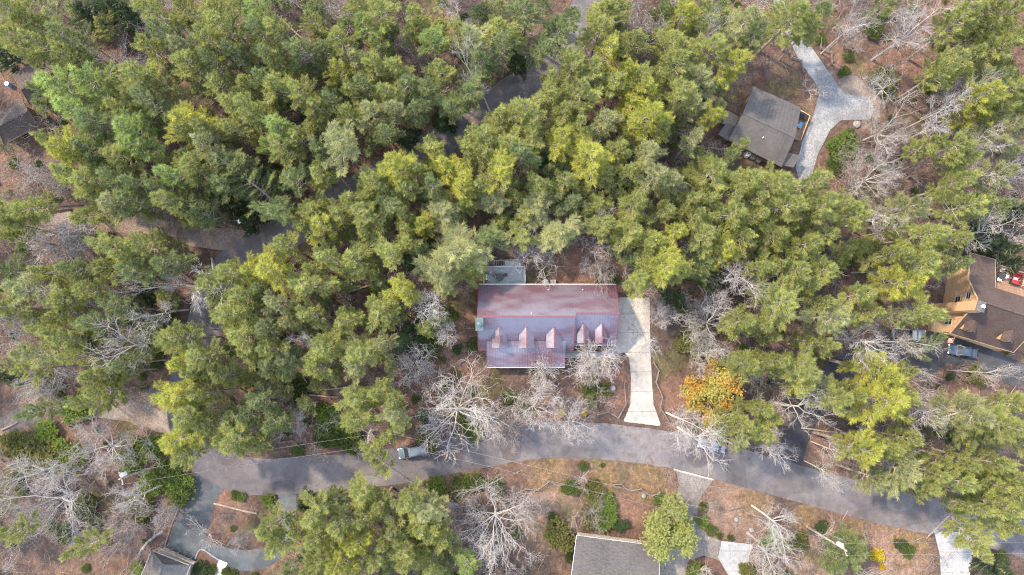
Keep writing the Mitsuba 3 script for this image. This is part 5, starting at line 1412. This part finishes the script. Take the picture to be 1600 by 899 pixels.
    (800, 600): "110 130 110 s|290 200 110 s|10 260 70 t|885 265 115 t|830 190 95 t|100 600 75 d|380 60 55 S|55 130 30 S|260 490 33 S|380 500 55 O|430 560 48 M|360 610 40 O|450 640 45 B|500 670 33 D|690 545 28 M|275 750 28 S|265 795 28 D|900 570 18 S|900 640 26 M|935 680 22 S|970 705 14 S|1022 720 14 S|855 885 33 B|1075 865 33 O|740 720 125 K|1100 190 85 P|1000 210 60 P|1050 250 65 Q|1170 130 60 P|1170 230 50 P|233 140 15 F|343 140 13 F|200 700 70 O|220 90 45 t",
    (1200, 600): "30 170 40 P|170 20 50 P|300 60 80 P|400 40 65 P|540 90 130 Y|470 40 75 Y|620 50 65 P|430 300 85 Y|560 290 85 P|640 260 55 P|620 420 105 Q|500 450 65 Q|700 480 70 P|760 430 80 P|850 450 75 P|960 130 105 Q|1080 180 105 P|1150 110 75 P|1000 250 75 G|880 240 55 D|1170 270 65 P|1050 380 75 P|1120 420 75 P|900 360 65 P|1020 470 80 P|950 580 85 P|1060 570 85 P|1150 540 85 P|1130 660 75 P|1030 690 75 P|990 740 50 P|1180 640 65 P|190 130 105 t|50 290 90 t|740 120 90 t|90 690 110 t|310 430 60 t|60 850 120 s|400 770 75 H|320 835 70 H|625 757 24 D|1080 860 62 D|520 800 30 F|537 862 12 F|30 720 48 M|140 740 45 O|620 20 50 t|350 330 55 t",
}
COL = {'P': 'olive', 'Y': 'bright yellow green', 'G': 'mid green', 'L': 'pale fresh green', 'D': 'dark green', 'Q': 'silvery olive', 'H': 'dark green',
       'S': 'green', 'O': 'olive', 'M': 'bright green', 'B': 'vivid green', 'F': 'yellow flowering', 'K': 'bright yellow green', 'A': 'amber and yellow'}
BUSHLEAF = {'S': 'S', 'O': 'O', 'M': 'B', 'B': 'B', 'D': 'D', 'F': 'F'}
SPECIAL = {   # (px, py): label
    (1005, 32): 'dense round pale bare tree standing right of the upper road near the top edge',
    (85, 370): 'wide domed whitish bare tree at the left edge between pines',
    (193, 100): 'dense grey bare tree in the brown clearing right of the dark brown house',
    (67, 270): 'pinkish grey bare tree below the dark brown house at the left edge',
    (707, 650): 'broad white bare tree with spreading limbs between the red roofed house and the parked van',
    (773, 820): 'broad bare tree with radiating pale limbs left of the grey shingle house',
    (457, 660): 'dense whitish blossom grey tree above the road at the short rail fence',
    (1110, 883): None,
}
jobs = []
for (ox, oy), text in TILES.items():
    for item in text.split('|'):
        x, y, r, k = item.split()
        jobs.append((ox + float(x) / 3, oy + float(y) / 3, float(r) / 3, k))
kept = []
for j in sorted(jobs, key=lambda j: -j[2]):     # a crown listed in two tiles is one tree
    if not any(math.hypot(j[0] - o[0], j[1] - o[1]) < 0.42 * (j[2] + o[2]) and (j[3].islower() == o[3].islower()) for o in kept):
        kept.append(j)
for px, py, r, k in kept:
    if k in 'PYGLQ':                       # what shows between the crowns stays in view
        for a, b, m in ((1500, 472, 22), (1412, 523, 12), (645, 704, 26), (1500, 548, 26), (1200, 195, 40), (1540, 574, 20), (1462, 562, 14), (42, 124, 20), (55, 205, 12), (1493, 862, 26), (1485, 808, 10), (380, 378, 14), (313, 497, 12), (700, 212, 3)):
            r = min(r, (math.hypot(px - a, py - b) - m) / 1.16)
        if r < 9:
            continue
    rm = r * 0.094
    sp = next((v for (a, b), v in SPECIAL.items() if math.hypot(a - px, b - py) < 14), None)
    if k in 'PYGLQ':
        edge_x = abs(px - 800) / 800
        h = float(np.clip(11.5 + 1.5 * rm + 3.0 * edge_x + rng.normal() * 1.2, 10, 22))
        if 690 < px < 990 and 300 < py < 445:
            h *= 0.72
        plant({'P': 'pine_tree', 'Y': 'yellow_pine_tree', 'G': 'green_pine_tree', 'L': 'pale_pine_tree', 'Q': 'silver_pine_tree'}[k], 'pine', px, py, r * 1.18, k, 0.78, h, 'pine', COL[k])
    elif k == 'K':
        plant('pine_tree', 'leafy', px, py, r * 0.95, 'P', 0.72, 6.5, 'pine', COL[k], label='round bright yellow green pine over the corner of the grey shingle roof')
    elif k in 'DH' and r > 13:
        plant('evergreen_tree', 'fir', px, py, r * 1.1, 'D' if k == 'D' else 'G', 0.6, float(6.5 + rm * 1.2) if k == 'D' else 8.5, 'evergreen', COL[k])
    elif k == 'A':
        plant('amber_tree', 'leafy', 1112, 611, 40, 'A', 0.72, 9.0, 'amber tree', COL[k], label='tree with amber and yellow leaves above the road right of the concrete driveway')
    elif k in 'SOMBDF':
        plant('yellow_bush' if k == 'F' else 'bush', 'bush', px, py, r * (1.12 if px < 330 and py > 600 else 1.0), BUSHLEAF[k], 0.45, float(max(0.7, rm * 1.15)), 'bush', COL[k], cat='shrub')
    elif k in 'sdbwt':
        kind = {'s': 'spread', 'd': 'dense', 'b': 'dense', 'w': 'dense', 't': 'tall'}[k]
        h = {'s': 13.0, 'd': 8.5, 'b': 13.0, 'w': 7.5, 't': 16.5 + 2.5 * rng.random()}[k]
        leaf = 'brown' if k == 'd' and rng.random() < 0.4 else 'pale'
        plant('bare_tree', kind, px, py, r * (1.3 if k == 's' else 1.08), leaf, {'t': 0.78}.get(k, 0.72), h, 'bare tree', 'pale' if leaf == 'pale' else 'brownish', label=sp)
# yellow thing by the left pole is a flowering bush too
plant('yellow_bush', 'bush', 207, 692, 6, 'F', 0.45, 0.7, 'bush', 'yellow flowering', cat='shrub')

# ------------------------------------------------------------------ uncountable growth under the trees
free_area = KEEPOUT.buffer(0.5)
free_p = prepared.prep(free_area)
open_px = [(1090, 600, 60), (975, 605, 45), (1010, 560, 40), (1160, 800, 60), (1420, 860, 70), (990, 790, 50), (860, 735, 30), (960, 735, 30), (380, 800, 45), (1230, 150, 60), (1330, 150, 60), (735, 480, 30), (900, 425, 50)]
OPEN = [(P(a, b)[:2], r / 9.4) for a, b, r in open_px]


def scatter(n, seed, lim=(92, 62)):
    g = np.random.default_rng(seed)
    while n:
        x, y = g.uniform(-lim[0], lim[0]), g.uniform(-lim[1], lim[1])
        if free_p.intersects(Point(x, y)) or any(math.hypot(x - c[0], y - c[1]) < r and g.random() < 0.85 for c, r in OPEN):
            continue
        n -= 1
        yield x, y, g


for key, label in (('brush', 'leafless saplings and brown brush under the trees'), ('undergrowth', 'low green bushes and seedlings scattered on the forest floor')):
    labels[key] = {'label': label, 'category': 'brush' if key == 'brush' else 'undergrowth', 'kind': 'stuff'}
for i, (x, y, g) in enumerate(scatter(900, 71)):
    s = 0.6 + 0.9 * g.random()
    scene[f'brush__{i + 1:03d}'] = {'type': 'instance', 'to_world': T().translate([x, y, float(gz(x, y))]).rotate([0, 0, 1], g.random() * 360).scale([s * 1.1, s * 1.1, s * 0.9]),
                                    'of': {'type': 'ref', 'id': group_of('sapling', i % 3, 'brown' if g.random() < 0.6 else 'pale')}}
for i, (x, y, g) in enumerate(scatter(650, 72)):
    s = 0.4 + 0.8 * g.random() ** 2
    scene[f'undergrowth__{i + 1:03d}'] = {'type': 'instance', 'to_world': T().translate([x, y, float(gz(x, y))]).rotate([0, 0, 1], g.random() * 360).scale([s, s * 1.1, s * 0.8]),
                                          'of': {'type': 'ref', 'id': group_of('bush', i % 4, ['S', 'O', 'D', 'S'][int(g.random() * 4)])}}
# small pines standing in the shade between the big ones
FOREST = unary_union([Polygon(q) for q in (
    [(60, 0), (900, 0), (790, 130), (620, 235), (480, 330), (400, 345), (150, 330), (60, 200)],
    [(950, 0), (1180, 0), (1150, 130), (1110, 220), (1280, 300), (1400, 400), (1300, 430), (1090, 430), (1000, 430), (940, 380), (760, 400), (700, 470), (620, 600), (430, 680), (270, 700), (310, 600), (340, 480), (440, 390), (660, 250), (860, 120)],
    [(440, 790), (620, 765), (720, 850), (700, 899), (440, 899)], [(0, 300), (150, 330), (310, 400), (300, 480), (240, 560), (0, 600)], [(1480, 0), (1600, 0), (1600, 250), (1500, 200)])])
labels['small_pines'] = {'label': 'small shaded pines filling the gaps between the big crowns', 'category': 'trees', 'kind': 'stuff'}
g = np.random.default_rng(33); fill = []
BIG = np.array([(o[1], o[2], o[3]) for o in PLACED if o[4] in ('pine', 'evergreen', 'bare tree')])
for _ in range(9000):
    u, v = g.uniform(0, 1600), g.uniform(0, 899)
    if not contains_xy(FOREST, u, v) or (np.hypot(BIG[:, 0] - u, BIG[:, 1] - v) < BIG[:, 2] * 0.80).any() or any(math.hypot(u - a, v - b) < 21 for a, b in fill):
        continue
    hh = g.uniform(6.5, 10)
    q = P(u, v, above=hh * 0.75)
    if keep_p.intersects(Point(*q[:2])) or any(math.hypot(q[0] - c[0], q[1] - c[1]) < r_ * 0.9 for c, r_ in OPEN):
        continue
    fill.append((u, v)); s = g.uniform(0.55, 0.85)
    scene[f'small_pines__{len(fill):03d}'] = {'type': 'instance', 'to_world': T().translate([float(q[0]), float(q[1]), float(gz(*q[:2]))]).rotate([0, 0, 1], g.random() * 360).scale([s, s, hh / 18.0]),
                                             'of': {'type': 'ref', 'id': group_of('pine', int(g.integers(7)), 'GQGP'[int(g.integers(4))])}}
    if len(fill) >= 150:
        break
S0_, S1_, W_ = [], [], []
for x, y, g in scatter(2600, 88):
    a = g.random() * 6.28; L = 0.4 + 2.2 * g.random() ** 2; z = float(gz(x, y)) + 0.06
    S0_.append((x, y, z)); S1_.append((x + L * math.cos(a), y + L * math.sin(a), z + 0.1 * g.random())); W_.append(0.02 + 0.025 * g.random() * L)
put('fallen_sticks', tubes(S0_, S1_, W_, np.array(W_) * 0.5, 4), 'log_mat', label='fallen sticks and dead branches strewn over the leaf litter', cat='sticks', kind='stuff')
# the woods go on beyond the frame, out of view, shading its edges
labels['outer_forest'] = {'label': 'pine woods going on past the edges of the photo', 'category': 'forest', 'kind': 'stuff'}
g = np.random.default_rng(9); k = 0
while k < 90:
    x, y = g.uniform(-118, 118), g.uniform(-82, 84)
    u, v = px_of((x, y, 20.0))
    if -60 < u < 1660 and -60 < v < 960 or free_p.intersects(Point(x, y)):
        continue
    k += 1
    s = 0.9 + 0.5 * g.random()
    scene[f'outer_forest__{k:03d}'] = {'type': 'instance', 'to_world': T().translate([x, y, float(gz(x, y))]).rotate([0, 0, 1], g.random() * 360).scale([s, s, 0.85 + 0.3 * g.random()]),
                                       'of': {'type': 'ref', 'id': group_of('pine', k % 7, 'PGQ'[k % 3])}}

# ------------------------------------------------------------------ labels that single each plant out
LAND = [(858, 500, 'the red roofed house'), (990, 560, 'the concrete driveway'), (645, 704, 'the parked van'), (1500, 548, 'the blue grey car'), (1195, 195, 'the grey roofed house'), (1310, 165, 'the gravel turnaround'),
        (195, 743, 'the left utility pole'), (1315, 850, 'the transformer pole'), (335, 820, 'the loop driveway bed'), (265, 878, 'the hip roofed house'), (960, 870, 'the grey shingle house'), (1085, 790, 'the taupe driveway'),
        (45, 150, 'the dark brown house'), (1495, 865, 'the white driveway'), (385, 345, 'the pole frame'), (1110, 693, 'the silver car'), (1545, 480, 'the orange walled house'), (1412, 523, 'the pickup truck'), (788, 430, 'the rear deck'),
        (700, 215, 'the upper road gap'), (1105, 600, 'the amber tree'), (1105, 888, 'the garden bench')]
LAND += [(v[1], v[2], lab) for v, lab in ((p, {'broad white': 'the broad white bare tree', 'wide domed': 'the domed bare tree at the left edge', 'dense round': 'the round bare tree by the upper road', 'broad bare': 'the broad bare tree by the shingle house', 'dense whitish': 'the blossom grey tree'}.get(' '.join((p[6] or '').split()[:2]))) for p in PLACED) if lab]
LAND += [(593, 441, 'the long log in the clearing'), (250, 187, 'the bent white log'), (453, 43, 'the white log near the top edge'), (512, 608, 'the two long tan logs'), (1378, 418, 'the paired grey logs'), (930, 0, 'the upper road end at the top edge'),
         (1225, 10, 'the gravel driveway end at the top edge'), (0, 0, 'the top left corner of the photo'), (1600, 0, 'the top right corner of the photo'), (1600, 899, 'the bottom right corner of the photo'), (0, 899, 'the bottom left corner of the photo'),
         (315, 500, 'the road gap left of the pines'), (580, 899, 'the bottom edge under the parked van'), (0, 450, 'the middle of the left edge'), (1600, 300, 'the right edge above the orange house'), (400, 0, 'the top edge a quarter across')]
used = {v.get('label') for v in labels.values()}
ORD = ['nearest', 'second nearest', 'third nearest', 'fourth nearest', 'fifth nearest', 'sixth nearest', 'seventh nearest', 'eighth nearest']
CLOCK = ['three', 'two', 'one', 'twelve', 'eleven', 'ten', 'nine', 'eight', 'seven', 'six', 'five', 'four']


def side(dx, dy):
    a = math.degrees(math.atan2(-dy, dx)) % 360
    return CLOCK[int((a + 15) // 30) % 12]


ranks = {}
for li, (lx, ly, ln_) in enumerate(LAND):
    cells = {}
    for o in PLACED:
        cells.setdefault((o[4], side(o[1] - lx, o[2] - ly)), []).append((math.hypot(o[1] - lx, o[2] - ly), o[0]))
    for (noun, s_), lst in cells.items():
        for n_, (d, key) in enumerate(sorted(lst)[:8]):
            ranks.setdefault(key, []).append((d * (1 + 0.5 * n_), n_, s_, ln_))
WORD = {'pine': 'pine', 'bush': 'bush', 'bare tree': 'leafless tree', 'evergreen': 'conical evergreen'}
for key, px, py, r, noun, colour, lab in PLACED:
    if lab:
        continue
    for d, n_, s_, ln_ in sorted(ranks.get(key, [])):
        text = f'{colour} {WORD.get(noun, noun)}, {ORD[n_]} at {s_} o\'clock from {ln_}'
        if text not in used and len(text.split()) <= 16:
            break
    while len(text.split()) > 16:
        text = text.replace('bright yellow green', 'yellow green') if 'bright y' in text else text.split(' ', 1)[1]
    used.add(text)
    labels[key]['label'] = text
